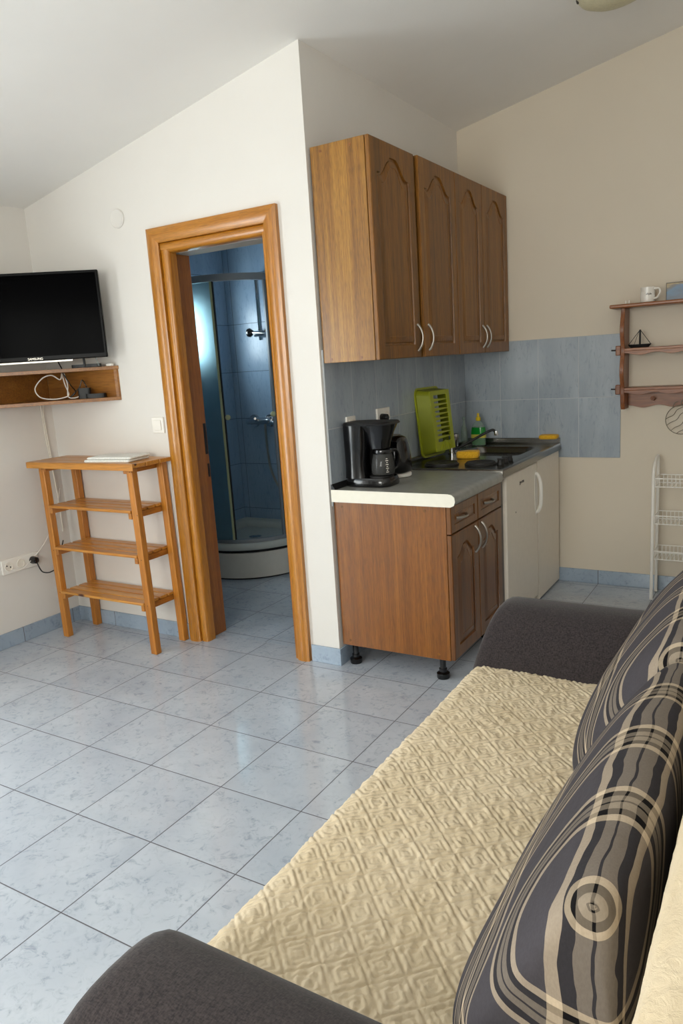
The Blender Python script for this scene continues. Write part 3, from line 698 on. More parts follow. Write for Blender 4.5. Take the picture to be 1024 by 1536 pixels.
def sponge(name, c, sz, rot, label, z0):
    mb = MB().rings([sect(0, 0, sz[0] * k, sz[1] * k, z, 5) for k, z in ((.9, 0), (1, .006), (1, sz[2] - .006), (.9, sz[2])) ])
    mb.v = [(x, y, z + .003 * noise.noise(Vector((x * 40, y * 40, c[0] * 9))) * (1 if z > .01 else 0)) for x, y, z in mb.v]
    mb.xf(rz(rot, (c[0], c[1], z0))); return tag(mb.build(name, M['yellow'], ang=50), label, 'cloth')
sponge('folded_cloth', (.262, 1.03), (.062, .045, .036), .25, 'folded yellow sponge cloth beside the green dish drainer', .8490)
mbg = sponge('folded_cloth', (.545, 1.60), (.055, .045, .022), .1, 'folded yellow sponge cloth on the far corner of the steel top', .8845)

# ------------------------------------------------------------------ lamp, vent, switch
lx, ly = 1.085, .79
lp = thing('ceiling_lamp', (lx, ly, cz(lx)), 'round ceiling lamp with a pale glass bowl at the top edge', 'ceiling lamp')
tilt = Matrix.Translation((lx, ly, cz(lx))) @ Matrix.Rotation(-math.atan(SL), 4, 'Y')
MB().lathe([(.10, -.001), (.10, -.018), (.09, -.022), (.001, -.022)], n=40).xf(tilt).build('base_plate', M['white'], lp)
MB().lathe([(.185, -.035), (.188, -.042), (.176, -.062), (.14, -.085), (.08, -.100), (.001, -.104)], n=48, cap=False).xf(tilt).build('glass_shade', M['lampg'], lp)
for k in range(3):
    a = math.radians(190 + 120 * k)
    MB().lathe([(.009, -.058), (.010, -.046), (.007, -.034)], (.178 * math.cos(a), .178 * math.sin(a), 0), n=12).xf(tilt).build('clip', M['blkm'], lp)
MB().lathe([(.03, -.024), (.032, -.05), (.02, -.075), (.001, -.08)], n=20).xf(tilt).build('bulb', M['white'], lp)
vt = MB().lathe([(.046, -.0005), (.046, -.006), (.042, -.009), (.038, -.0065), (.001, -.0065)], (-1.127, 0, 2.17), 'Y', 36)
tag(vt.build('vent_cover', M['wall']), 'round white cover plate high on the wall left of the door', 'cover')
s2 = thing('light_switch', (-1.0, 0, 1.15), 'white light switch on the wall beside the door frame', 'switch')
box('plate', M['whiteg'], s2, -1.043, -.963, -.010, -.0005, 1.108, 1.190, .003)
box('rocker', M['whiteg'], s2, -1.028, -.978, -.016, -.0105, 1.123, 1.175, .002)

# triple socket on the left wall
s3 = thing('wall_socket', (XT, -.35, .44), 'white triple socket low on the left wall behind the wooden stand', 'socket')
box('plate', M['whiteg'], s3, XT + .0005, XT + .010, -.462, -.235, .398, .478, .003)
for y in (-.422, -.348): 
    MB().lathe([(.024, XT + .0101), (.024, XT + .014), (.020, XT + .0135), (.019, XT + .0105), (.001, XT + .0105)], (0, y, .438), 'X', 24).build('outlet', M['white'], s3)
MB().lathe([(.004, XT + .0106), (.004, XT + .0112)], (0, -.433, .444), 'X', 10).lathe([(.004, XT + .0106), (.004, XT + .0112)], (0, -.413, .434), 'X', 10).build('aerial_port', M['blkm'], s3)
pg = MB().lathe([(.021, XT + .0105), (.022, XT + .02), (.018, XT + .045), (.010, XT + .05)], (0, -.274, .438), 'X', 22)
pgo = pg.build('power_plug', M['blk']); tag(pgo, 'black round plug with its cord in the triple socket on the left wall', 'plug')
pc = MB().tube(spline([(XT + .045, -.274, .430), (XT + .06, -.27, .39), (XT + .045, -.24, .36), (XT + .03, -.18, .345), (XT + .02, -.12, .37), (XT + .015, -.06, .5)], 8), .0035)
pc.build('cord', M['blk'], pgo)
pc = MB().tube(spline([(XT + .014, -.41, .42), (XT + .03, -.36, .41), (XT + .02, -.26, .46), (XT + .015, -.17, .53), (XT + .012, -.08, .66), (XT + .012, -.03, .8)], 8), .002)
tag(pc.build('aerial_cable', M['whiteg']), 'thin white aerial cable rising from the triple socket to the corner', 'cable')
pc = MB().tube(spline([(XT + .010, -.080, 1.283), (XT + .010, -.075, 1.1), (XT + .012, -.06, .9), (XT + .012, -.05, .7), (XT + .012, -.05, .55)], 8), .0035).tube(spline([(XT + .014, -.065, 1.283), (XT + .012, -.070, 1.20), (XT + .014, -.058, .95)], 8), .003)
tag(pc.build('cable_duct', M['white']), 'white cables running down the corner below the television shelf', 'cable')

# ------------------------------------------------------------------ corner shelf + TV
cs = thing('corner_shelf', (-1.5, -.2, 1.285), 'open brown corner shelf under the television', 'shelf')
e = .001
A = (-1.250, -e); B = (XT + e, -.545); K = (XT + e, -e)
tri = [A, B, K]
dvec = Vector((B[0] - A[0], B[1] - A[1])).normalized()
MB().prism(tri, 1.285, 1.303, 'Z').build('bottom_board', M['shelfX'], cs, .001)
MB().prism([(A[0] + .006, A[1]), (B[0], B[1] - .005), K], 1.445, 1.463, 'Z').build('top_board', M['shelfX'], cs, .001)
MB().box(XT + .012, A[0] - .016, -.011, -e, 1.303, 1.445).build('back_board', M['shelfX'], cs)
MB().box(XT + e, XT + .011, B[1] + .012, -.0115, 1.303, 1.445).build('side_back_board', M['shelfX'], cs)
MB().prism([(A[0] - .014, A[1]), (A[0], A[1]), (A[0] - .006, A[1] - .008), (A[0] - .022, A[1] - .012)], 1.303, 1.445, 'Z').build('end_strip', M['shelfX'], cs)
tv = thing('television', (-1.45, -.28, 1.55), 'black flat-screen television angled across the corner above the shelf', 'television')
ta = math.atan2(.0 + .32, .40)  # direction of the screen
TW, TH = .74, .425
# local frame: x along the screen (left to right), -y towards the room, z up
rt = Vector((-1.207, -.10, 0)); lf = Vector((rt.x - TW * math.cos(ta), rt.y - TW * math.sin(ta), 0))
Mtv = Matrix.Translation((lf.x, lf.y, 1.508)) @ Matrix.Rotation(ta, 4, 'Z')
MB().box(0, TW, 0, .03, 0, TH).xf(Mtv).build('housing', M['bezel'], tv, .004)
MB().box(.012, TW - .012, -.0012, -.0002, .022, TH - .012).xf(Mtv).build('screen', M['screen'], tv)
MB().box(.12, TW - .12, .031, .07, .06, .30).xf(Mtv).build('rear_cover', M['blkm'], tv, .01)
MB().box(.02, TW - .17, -.006, .004, -.010, -.001).xf(Mtv).build('silver_strip', M['satin'], tv, .001)
text_mb('SAMSUNG', .016, Mtv @ Matrix.Translation((TW / 2 + .02, -.0015, .010)) @ Matrix.Rotation(PI / 2, 4, 'X')).build('brand_mark', M['satin'], tv)
arm = MB().tube([Mtv @ Vector((TW / 2, .07, .15)), (-1.72, -.11, 1.66)], .014)
arm.build('wall_arm', M['blkm'], tv)
for u in (.08, TW - .12):
    MB().tube([Mtv @ Vector((u, .012, .0)), Mtv @ Vector((u, .02, -.0435))], .006).build('stand_foot', M['blkm'], tv)
MB().tube([Mtv @ Vector((TW - .06, .012, .0)), Mtv @ Vector((TW - .045, -.015, -.042))], .003).build('stand_wire', M['glass'], tv)
rm = MB().rings([sect(0, 0, .075, .02, z, 4) for z in (0, .002, .014, .016)]).xf(rz(.55, (-1.365, -.105, 1.4635)))
tag(rm.build('remote_control', M['blkm']), 'black remote control lying on top of the corner shelf', 'remote')
rm = MB().box(-.018, .018, -.010, .010, 0, .012).xf(rz(.1, (-1.275, -.030, 1.4635)))
tag(rm.build('white_adapter', M['whiteg'], bev=.002), 'small white adapter beside the remote on the corner shelf', 'adapter')
# cables inside
def inplane(u, z, d=0.0):  # u from the right end A along the front edge, d behind it
    p = Vector((A[0], A[1])) + dvec * u + Vector((-dvec.y, dvec.x)) * -d
    return (p.x, p.y, z)
nrm = Vector((dvec.y, -dvec.x))
if (Vector(K) - Vector(A)).dot(nrm) < 0: nrm = -nrm
def ip(u, z, d): p = Vector((A[0], A[1])) + dvec * u + nrm * d; return (p.x, p.y, z)
lo = [(.31, 1.41), (.35, 1.435), (.40, 1.42), (.44, 1.37), (.42, 1.325), (.36, 1.310), (.30, 1.315), (.275, 1.33)]
wc = MB().tube(spline([ip(.30, 1.44, .14)] + [ip(u, z, .12) for u, z in lo] + [ip(.29, 1.38, .14), ip(.30, 1.44, .14)], 8), .0032)
wc.tube(spline([ip(.285, 1.44, .12), ip(.275, 1.38, .12), ip(.28, 1.32, .12), ip(.25, 1.309, .12), ip(.22, 1.32, .12), ip(.215, 1.345, .12)], 8), .003)
tag(wc.build('white_cable', M['whiteg']), 'white cable coiled in a loop inside the corner shelf', 'cable')
wc = MB().tube(spline([ip(.29, 1.445, .10), ip(.26, 1.38, .11), ip(.24, 1.34, .12), ip(.27, 1.315, .12), ip(.22, 1.36, .13), ip(.20, 1.40, .13), ip(.18, 1.36, .13)], 8), .003)
wc.tube([ip(.285, 1.464, .06), ip(.30, 1.50, .07), ip(.31, 1.53, .09)], .003)
tag(wc.build('black_cable', M['blk']), 'tangled black cable inside the corner shelf beside the white loop', 'cable')
ad = MB().rings([sect(0, 0, .032, .022, z, 5) for z in (0, .003, .052, .055)]).xf(rz(ta, ip(.19, 1.3035, .09)))
tag(ad.build('power_adapter', M['blkm']), 'black power adapter standing inside the corner shelf', 'adapter')
ad = MB().rings([sect(0, 0, .05, .03, z, 5) for z in (0, .003, .020, .023)]).xf(rz(ta, ip(.13, 1.3035, .055)))
tag(ad.build('receiver_box', M['blkm']), 'small flat black box lying inside the corner shelf', 'box')

# ------------------------------------------------------------------ pine stand
ps = thing('slatted_stand', (-1.3, -.12, 0), 'slatted pine shelf stand between the left wall and the door frame', 'shelf stand')
LX = ((-1.668, -1.668), (-1.005, -.968)); 
for (xt, xb) in ((-1.672, -1.662), (-1.008, -.985)):
    for y in (-.252, -.046):
        hw = .019
        P0 = [(xb - .002, y), (xb + .038, y), (xb + .038, y + .036), (xb - .002, y + .036)]
        P1 = [(xt - .002, y), (xt + .038, y), (xt + .038, y + .036), (xt - .002, y + .036)]
        MB().rings([[(a, b, 0) for a, b in P0], [(a, b, .966) for a, b in P1]]).build('leg', M['pine'], ps, .003)
def xr(z): return -.985 - .023 * z / .966 , -1.662 + .036 - .010 * z / .966
for zs in (.268, .518, .748):
    xr_, xl = xr(zs)
    # bearers inside the legs, slats on top
    for x in (xl + .003, xr_ - .028): MB().box(x, x + .022, -.252, -.012, zs - .042, zs - .012).build('bearer', M['pineY'], ps, .002)
    for k in range(4):
        y0 = -.258 + k * .0605
        MB().box(xl + .002, xr_ - .004, y0, y0 + .050, zs - .011, zs + .004).build('slat', M['pineX'], ps, .003)
for x in (-1.636, -1.030): MB().box(x, x + .02, -.252, -.012, .935, .966).build('bearer', M['pineY'], ps, .002)
for k in range(3):
    y0 = -.272 + k * .0905
    MB().box(-1.738, -.935, y0, y0 + .083, .967, .988).build('top_board', M['pineX'], ps, .003)
MB().box(-1.738, -.935, -.277, -.2725, .955, .987).build('front_lip', M['pineX'], ps, .001)
for (x, z) in ((-1.655, .95), (-1.643, .95), (-1.653, .50), (-1.650, .26), (-.993, .945), (-.98, .945), (-.985, .50), (-.98, .26), (-.975, .73)):
    MB().lathe([(.0028, -.2535), (.0028, -.2515)], (x + .008, 0, z), 'Y', 8).build('screw', M['oak_bdoor'], ps)
# folded cloth
fc = thing('folded_towel', (-1.2, -.17, .988), 'folded white towel lying on top of the pine stand', 'towel')
def layer(cx, cy, hx, hy, z0, h, rot, seed):
    mb = MB(); rs = []
    for k, z in ((.96, 0), (1, h * .3), (1, h * .7), (.96, h)):
        rs.append([(x * 1, y, zz) for x, y, zz in rr(-hx * k, hx * k, -hy * k, hy * k, .008, z, 5)])
    mb.rings(rs); mb.v = [(x + .003 * noise.noise(Vector((y * 20, z * 50, seed))), y + .002 * noise.noise(Vector((x * 15, z * 50, seed + 3))), z + .0025 * noise.noise(Vector((x * 14, y * 14, seed))) * (z > 0)) for x, y, z in mb.v]
    return mb.xf(rz(rot, (cx, cy, z0)))
layer(-1.160, -.165, .145, .082, .9885, .013, .12, 1).build('lower_fold', M['towel'], fc, ang=60)
layer(-1.148, -.160, .140, .078, 1.0035, .011, .14, 5).build('upper_fold', M['towel'], fc, ang=60)

# ------------------------------------------------------------------ wall shelf on the back wall
ws = thing('wall_shelf', (1.25, D, 1.05), 'brown wooden wall shelf with wavy edges on the back wall', 'wall shelf')
yb = D - .002; yf = D - .155; WX = 1.60
def wavy(x0, x1, zt_, zb_, amp, n=60, per=.16):
    P = [(x0, zt_), (x1, zt_)]
    for i in range(n + 1):
        t = i / n; x = x1 + (x0 - x1) * t; P.append((x, zb_ + amp * math.cos(2 * PI * (x - x0) / per)))
    return P[::-1]
MB().box(.905, WX + .05, yf - .012, yb, 1.592, 1.612).build('top_board', M['wshelf'], ws, .006)
# scalloped uprights
for X in (.958, WX - .03):
    P = [(yb, 1.592), (yb, 1.05)]
    for i in range(41):
        z = 1.05 + (1.592 - 1.05) * i / 40
        y = yf + .012 + .014 * math.cos(2 * PI * (z - 1.155) / .215) + (.05 * max(0, (1.14 - z) / .09) ** 1.2 if z < 1.14 else 0)
        P.append((y, z))
    MB().prism(P, X, X + .022, 'X').build('side_panel', M['wshelfZ'], ws, .003, ang=50)
for z in (1.366, 1.155):
    MB().box(.980, WX - .03, yf + .012, yb, z, z + .014).build('shelf_board', M['wshelf'], ws, .002)
    MB().prism(wavy(.981, WX - .031, z, z - .018, .006), yf + .012, yf + .026, 'Y').build('wavy_apron', M['wshelf'], ws, .001, ang=50)
    MB().box(.930, .9575, yf + .035, yf + .075, z - .022, z + .03).build('through_tenon', M['wshelf'], ws, .004)
    MB().tube([(.942, yf + .055, z + .005), (.905, yf + .052, z + .007)], .004, 8).build('tenon_peg', M['blkm'], ws)
MB().prism(wavy(.981, WX - .031, 1.136, 1.058, .007), yb - .016, yb, 'Y').build('back_rail', M['wshelf'], ws, .001, ang=50)
for X in (1.115, 1.29, 1.46): MB().tube([(X, yb - .016, 1.095), (X, yb - .045, 1.10), (X, yb - .060, 1.104)], [.008, .007, .012], 12).build('peg', M['wshelfZ'], ws)
# items
mg = thing('mug', (1.09, 1.57, 1.612), 'white ceramic mug with a small dark print on the wall shelf', 'mug')
mc = (1.085, 1.575, 1.6125)
MB().lathe([(.030, 0), (.034, .003), (.038, .03), (.035, .062), (.036, .078), (.0335, .078), (.032, .06), (.035, .03), (.030, .006), (.001, .005)], mc, n=36).build('cup_body', M['cer'], mg)
P = [(mc[0] + .034, mc[1] - .012, mc[2] + .068), (mc[0] + .058, mc[1] - .022, mc[2] + .066), (mc[0] + .063, mc[1] - .024, mc[2] + .045), (mc[0] + .050, mc[1] - .018, mc[2] + .022), (mc[0] + .034, mc[1] - .012, mc[2] + .018)]
MB().tube(spline(P, 6), .0048, 8).build('handle', M['cer'], mg)
pm = MB()
for k, (a, z) in enumerate(((-100, .040), (-92, .043), (-84, .038), (-76, .043), (-68, .040))):
    a = math.radians(a + 12); c = Vector((mc[0] + .0382 * math.cos(a), mc[1] + .0382 * math.sin(a), mc[2] + z)); t = Vector((-math.sin(a), math.cos(a), 0))
    pm.tube([c - t * .003 - Vector((0, 0, .002)), c + Vector((0, 0, .003)), c + t * .003 - Vector((0, 0, .001))], .0012, 5)
pm.build('print_mark', M['blkm'], mg)
pc_ = thing('picture_card', (1.3, 1.62, 1.612), 'small blue seaside picture standing on the wall shelf beside the mug', 'picture')
MB().box(1.172, 1.40, 1.612, 1.620, 1.6125, 1.702).build('print', M['pic'], pc_, .001)
MB().box(1.168, 1.404, 1.6205, 1.626, 1.6125, 1.706).build('backing', M['grey'], pc_, .001)
sg = thing('small_glass', (.985, 1.57, 1.612), 'tiny clear glass figurine at the left end of the wall shelf', 'figurine')
for dx in (-.008, .006): MB().lathe([(.005, 0), (.003, .004), (.0045, .012), (.002, .02), (.001, .021)], (.985 + dx, 1.57 + dx, 1.6125), n=12).build('glass_shape', M['cer'], sg)
sh = thing('model_sailboat', (1.05, 1.57, 1.38), 'small black model sailboat on the middle board of the wall shelf', 'model boat')
hp = [sect(1.048, 1.572, .060, .016, z, 2.2) for z in (0,)]
MB().rings([sect(1.048, 1.572, .046, .010, 1.3805, 2.2), sect(1.048, 1.572, .058, .016, 1.394, 2.2), sect(1.048, 1.572, .060, .017, 1.398, 2.2)]).build('hull', M['blkm'], sh, ang=50)
MB().tube([(1.050, 1.572, 1.397), (1.050, 1.572, 1.474)], .005, 8).build('mast', M['blkm'], sh)
MB().tube([(1.050, 1.572, 1.474), (.992, 1.572, 1.397)], .0018, 6).tube([(1.050, 1.572, 1.474), (1.104, 1.572, 1.397)], .0018, 6).tube([(1.046, 1.572, 1.470), (1.020, 1.572, 1.397)], .0012, 6).build('rigging', M['blkm'], sh)
# wire trivet hanging
tv_ = thing('wire_trivet', (1.27, 1.57, 1.0), 'round bronze wire trivet hanging from the wall shelf', 'trivet')
tc_ = Vector((1.262, yf + .09, .985)); rT = .078
ring = [(tc_.x + rT * math.cos(2 * PI * i / 40), tc_.y, tc_.z + rT * math.sin(2 * PI * i / 40)) for i in range(40)]
MB().tube(ring, .0022, 6, True).build('ring', M['wire'], tv_)
wv = MB()
for k, c in enumerate((-.045, -.015, .02, .05)):
    L = math.sqrt(rT ** 2 - c * c); pts = []
    for i in range(17):
        s = -L + 2 * L * i / 16; a = math.radians(38)
        w_ = .008 * math.sin(s * 70)
        pts.append((tc_.x + s * math.cos(a) - (c + w_ * (1 - abs(s) / L)) * math.sin(a), tc_.y, tc_.z + s * math.sin(a) + (c + w_ * (1 - abs(s) / L)) * math.cos(a)))
    wv.tube(pts, .0018, 6)
wv.build('wavy_wire', M['wire'], tv_)
hk = MB().tube([(tc_.x + .01 + .013 * math.cos(a * PI / 8), tc_.y, tc_.z + rT + .014 + .013 * math.sin(a * PI / 8)) for a in range(16)], .002, 6, True)
hk.tube([(tc_.x - .045, tc_.y, tc_.z + .063), (tc_.x - .035, tc_.y, tc_.z + rT + .012), (tc_.x - .02, tc_.y, tc_.z + rT + .02)], .0018, 6)
hk.build('hanging_loop', M['wire'], tv_)

# white wire rack
wr = thing('wire_rack', (1.35, 1.5, 0), 'white wire shelf rack standing by the back wall behind the sofa', 'rack')
ya, yb2 = 1.44, 1.60
for X in (1.150, 1.62):
    P = [(X, ya, 0.005), (X, ya, .70), (X, ya + .015, .735), (X, ya + .05, .765), (X, yb2 - .03, .79), (X, yb2 - .005, .785), (X, yb2, .76), (X, yb2, .005)]
    pts = [P[0], P[1]] + [tuple(v) for v in spline(P[1:7], 5)][1:] + [P[7]]
    MB().tube(pts, .0085, 10).build('side_frame', M['whiteg'], wr)
for z in (.685, .480, .282):
    mb = MB(); x0_, x1_ = 1.160, 1.61
    for (y, zz) in ((ya + .005, z), (yb2 - .01, z), (ya + .005, z - .045), (yb2 - .01, z - .045)): mb.tube([(x0_, y, zz), (x1_, y, zz)], .0034, 6)
    for x in (x0_, x1_): mb.tube([(x, ya + .005, z), (x, yb2 - .01, z)], .0026, 6).tube([(x, ya + .005, z - .045), (x, yb2 - .01, z - .045)], .0026, 6)
    n = 22
    for i in range(n + 1):
        x = x0_ + (x1_ - x0_) * i / n
        mb.tube([(x, ya + .005, z), (x, ya + .006, z - .045), (x, yb2 - .012, z - .045), (x, yb2 - .010, z)], .0021, 5)
    mb.build('wire_basket', M['whiteg'], wr)

# ------------------------------------------------------------------ sofa
YS0, YS1 = -2.30, -.40
sf = thing('sofa', (1.4, -1.35, 0), 'charcoal fabric sofa bed with rounded rolled armrests', 'sofa')
MB().box(.985, 1.70, YS0 + .03, YS1 - .03, .06, .30).build('base', M['charcoal'], sf, .02, seg=3)
MB().box(.955, 1.70, YS0 + .26, YS1 - .26, .30, .402).build('seat_cushion', M['charcoal'], sf, .03, seg=4)
for yc, zk in ((-.525, 1.0), (-2.196, .93)):
    rs = []
    def prof(x, k, zs=1.):
        P = []
        n = 30
        for i in range(n):
            a = 2 * PI * i / n; c, s = math.cos(a), math.sin(a)
            y = yc + .138 * k * math.copysign(abs(c) ** .85, c); z = .45 + (.158 * zk * k if s > 0 else .15 * k) * math.copysign(abs(s) ** .8, s)
            P.append((x + (z - .42) * .33 * (1 - (x - .93) / .84), y, z))
        return P
    for x, k in ((.928, .80), (.930, .88), (.936, .945), (.947, .985), (.965, 1.0), (1.05, 1.0), (1.4, 1.), (1.66, 1.), (1.69, .99)): rs.append(prof(x + .02 * 0, k))
    MB().rings(rs).build('armrest', M['charcoal'], sf, ang=70)
# backrest
rs = []
for y, k in ((YS0 - .03, .93), (YS0 - .015, .98), (YS0 + .01, 1), (YS1 - .01, 1), (YS1 + .015, .98), (YS1 + .03, .93)):
    P = [(1.685, .30), (1.703, .855), (1.723, .880), (1.77, .885), (1.815, .875), (1.835, .845), (1.86, .30)]
    cx_, cz_ = 1.79, .58
    rs.append([(cx_ + (a - cx_) * k, y, cz_ + (b - cz_) * k) for a, b in P])
MB().rings(rs).build('backrest', M['charcoal'], sf, .008)
for p in ((1.03, YS0 + .1), (1.03, YS1 - .1), (1.64, YS0 + .1), (1.64, YS1 - .1)):
    MB().lathe([(.022, 0), (.026, .062)], (p[0], p[1], 0), n=16).build('leg', M['blkm'], sf)

# quilted cover: stitched lozenges with nested lozenges inside, puffed between the seams
def quilt_h(u, v):
    # skewed lattice: three line families as on the real cover
    u0 = u + .7765 - 1.104; v0 = v + 1.786
    a = (u0 + v0) / .0905; b = (u0 - v0) / .0905
    a += .03 * noise.noise(Vector((u * 9, v * 9, 1))); b += .03 * noise.noise(Vector((u * 9, v * 9, 6)))
    fa = abs((a % 1) - .5) * 2; fb = abs((b % 1) - .5) * 2      # 1 on the seams
    m_ = max(fa, fb)
    seam = min(1, (1 - m_) / .11); q2 = min(1, abs(m_ - .60) / .10); q3 = min(1, abs(m_ - .28) / .10)
    h = .0046 * (seam ** .7) * (q2 ** .7 * .7 + .3) * (q3 ** .7 * .55 + .45)
    k = noise.noise(Vector((u * 60 + v * 25, v * 22 - u * 30, 3)))
    h += .0028 * (abs(k) ** .7) * (1 if k > 0 else -1) * seam + .0016 * noise.noise(Vector((u * 95, v * 75, 4)))
    return h
ny, nx = 640, 350
prof_pts = []   # distance along the profile (x,z) front drop -> top -> back
def prof_q(s):
    # s: 0 at the front hem, increasing over the top towards the backrest
    r = .05; drop = .12; z0 = .408; xf = .925
    if s < drop: return xf - .0, z0 - r - drop + s, (-1, 0)
    s2 = s - drop; arc = r * PI / 2
    if s2 < arc:
        a = s2 / r; return xf + r - r * math.cos(a), z0 - r + r * math.sin(a), (-math.cos(a), math.sin(a))
    return xf + r + (s2 - arc), z0, (0, 1)
SL_ = .12 + .05 * PI / 2 + (1.675 - .975)
qa, qb = -2.040, -.640
vs = []; fs = []
for j in range(ny + 1):
    y = qa + (qb - qa) * j / ny
    for i in range(nx + 1):
        s = SL_ * i / nx; x, z, n_ = prof_q(s)
        h = quilt_h(s, y) + .003 * noise.noise(Vector((s * 5, y * 3, 9)))
        edge = min(1, min(j, ny - j) / 8)
        wob = .008 * noise.noise(Vector((x * 4, y * 4, 2))) * (1 if s > .1 else 0)
        sd = .006 * math.sin(y * 21) * max(0, (.12 - s) / .12)
        hh = (h + .004) * edge + wob * .35 + .0035
        vs.append((x + n_[0] * hh - sd, y + .004 * noise.noise(Vector((s * 12, y, 7))) * (1 - edge), z + n_[1] * hh))
w_ = nx + 1
for j in range(ny):
    for i in range(nx): fs.append((j * w_ + i, j * w_ + i + 1, (j + 1) * w_ + i + 1, (j + 1) * w_ + i))
q_ = MB().add(vs, fs).build('bedspread', M['quilt'], ang=180)
md = q_.modifiers.new('thick', 'SOLIDIFY'); md.thickness = .003; md.offset = -1
tag(q_, 'cream quilted bedspread covering the sofa seat', 'bedspread')
# cream cover over the top of the backrest, bottom right of the picture
vs = []; fs = []
PB = spline([(1.688, 0, .60), (1.693, 0, .72), (1.697, 0, .855), (1.718, 0, .891), (1.77, 0, .901), (1.822, 0, .887), (1.847, 0, .845), (1.862, 0, .62)], 8)
ny2 = 200; YB0, YB1 = YS0 - .035, YS1 + .035
for j in range(ny2 + 1):
    y = YB0 + (YB1 - YB0) * j / ny2
    for i, p in enumerate(PB):
        d_ = Vector((p.x - 1.79, 0, p.z - .60)).normalized(); h = .6 * quilt_h(i * .0125, y) + .003
        vs.append((p.x + d_.x * h, y, p.z + d_.z * h))
w_ = len(PB)
for j in range(ny2):
    for i in range(w_ - 1): fs.append((j * w_ + i, j * w_ + i + 1, (j + 1) * w_ + i + 1, (j + 1) * w_ + i))
c_ = MB().add(vs, fs).build('backrest_cover', M['quilt'], ang=180)
tag(c_, 'cream quilted cover draped over the sofa backrest beside the plaid cushions', 'cover')

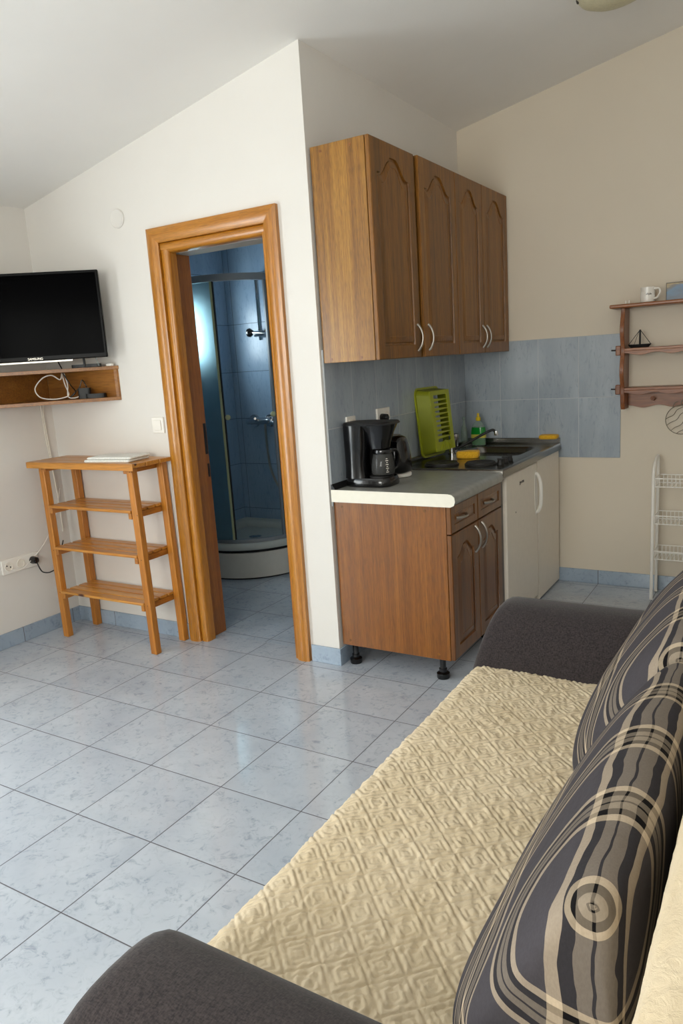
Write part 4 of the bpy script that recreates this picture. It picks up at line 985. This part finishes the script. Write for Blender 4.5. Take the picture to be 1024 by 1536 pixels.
# plaid cushions
def cushion(y0, y1, label, seed, flat=0, tall=1, dx=0):
    C = [(1.632, .868), (1.585, .845), (1.52, .775), (1.455, .68), (1.405, .58), (1.383, .50), (1.388, .440), (1.43, .4225), (1.55, .420), (1.645, .4225), (1.674, .46), (1.678, .58), (1.679, .70), (1.677, .80), (1.664, .852)]
    C = [(a + flat * math.sin(PI * min(1, max(0, (b - .42) / .43))) * (1 if a < 1.6 else 0), .42 + (b - .42) * tall) for a, b in C]
    sp = spline([(a, 0, b) for a, b in C], 8, True); n = len(sp)
    # arc length from the ridge
    L = [0]
    for i in range(n): L.append(L[-1] + (sp[(i + 1) % n] - sp[i]).length)
    pole = Vector((1.634, 0, .850)); m = 72; half = (y1 - y0) / 2; yc = (y0 + y1) / 2
    vs = []; uv = []; fs = []
    arc = 0; prev = None; ts = []
    for k in range(m + 1):
        a = PI * k / m; t = -math.cos(a); ts.append(t)
    p_ = 2.7
    yv = [yc + half * (math.copysign(abs(t) ** .92, t)) for t in ts]
    sc = [max(0.0, 1 - abs(t) ** p_) ** (1 / p_) for t in ts]
    # distance over the surface from the near end, for the cross stripes
    U = [0]
    for k in range(m): U.append(U[-1] + math.hypot(yv[k + 1] - yv[k], (sc[k + 1] - sc[k]) * .19))
    um = [0] * (n + 1)
    for k in range(m + 1):
        for i in range(n + 1):
            p = sp[i % n]; q = pole + (p - pole) * max(sc[k], .004)
            d = (p - pole).normalized()
            w = .010 * noise.noise(Vector((q.x * 6 + seed, yv[k] * 6, q.z * 6))) * min(1, sc[k] * 1.5)
            if q.z < .45: w *= .1
            # seam pinch close to the pole
            w += -.006 * math.exp(-((sc[k] - .12) / .07) ** 2)
            q = q + d * w
            q.z = max(q.z, .4215)
            q.x = min(q.x, 1.680)
            vs.append((q.x + dx, yv[k], q.z)); 
            s = L[i] if L[i] < L[-1] / 2 else L[i] - L[-1]
            wv_ = max(0, min(1, (sc[k] - .5) / .5)); wv_ = wv_ * wv_ * (3 - 2 * wv_); UM = 0 if k == 0 else um[i] + (Vector(vs[-1]) - Vector(vs[-1 - (n + 1)])).length; um[i] = UM; uv.append((UM, s * wv_ + (pole.x - q.x) * .8 * (1 - wv_)))
    w_ = n + 1
    for k in range(m):
        for i in range(n): fs.append((k * w_ + i, k * w_ + i + 1, (k + 1) * w_ + i + 1, (k + 1) * w_ + i))
    me = bpy.data.meshes.new('plaid_cushion'); me.from_pydata(vs, [], fs); me.update()
    ul = me.uv_layers.new(name='UVMap')
    for poly in me.polygons:
        for li in poly.loop_indices:
            vi = me.loops[li].vertex_index; u_, v_ = uv[vi]
            ul.data[li].uv = (u_, v_)
    me.materials.append(M['plaid']); me.shade_smooth()
    o = bpy.data.objects.new('plaid_cushion', me); COL.objects.link(o)
    tag(o, label, 'cushion', 'plaid cushions on the sofa'); return o
cushion(-2.112, -1.45, 'dark plaid cushion at the near end of the sofa', 1, .026)
cushion(-1.440, -.668, 'dark plaid cushion at the far end beside the far armrest', 8, 0, 1.06)

# ------------------------------------------------------------------ light
wd = bpy.data.worlds.new('sky'); SC.world = wd; wd.use_nodes = True; nt = wd.node_tree
bg_ = nt.nodes['Background']; bg_.inputs[0].default_value = (.75, .86, 1, 1); bg_.inputs[1].default_value = 2.0
def area(name, loc, direction, sx, sy, power, col):
    l = bpy.data.lights.new(name, 'AREA'); l.shape = 'RECTANGLE'; l.size = sx; l.size_y = sy; l.energy = power; l.color = col
    o = bpy.data.objects.new(name, l); COL.objects.link(o); o.location = loc
    o.rotation_euler = Vector(direction).to_track_quat('-Z', 'Z').to_euler(); return o
area('balcony_daylight', (XT - .14, (W1[0] + W1[1]) / 2, 1.10), (1, 0, 0), W1[1] - W1[0], 2.1, 48, (1, .98, .965))
area('rear_fill_light', ((W2[0] + W2[1]) / 2, YN - .14, (W2[2] + W2[3]) / 2), (0, 1, 0), W2[1] - W2[0], W2[3] - W2[2], 50, (1, .93, .85))  # added fill from behind the camera, brightens kitchen and back wall
area('bathroom_window_daylight', (BX - .14, (BW[0] + BW[1]) / 2, (BW[2] + BW[3]) / 2), (1, 0, 0), BW[1] - BW[0], BW[3] - BW[2], 5.5, (.80, .93, 1))

vs_ = SC.view_settings; vs_.view_transform = 'Standard'; vs_.look = 'None'; vs_.gamma = 1; vs_.use_curve_mapping = False; vs_.exposure = 1.0
SC.cycles.max_bounces = 10; SC.cycles.diffuse_bounces = 6; SC.cycles.transparent_max_bounces = 12
SC.cycles.use_denoising = True
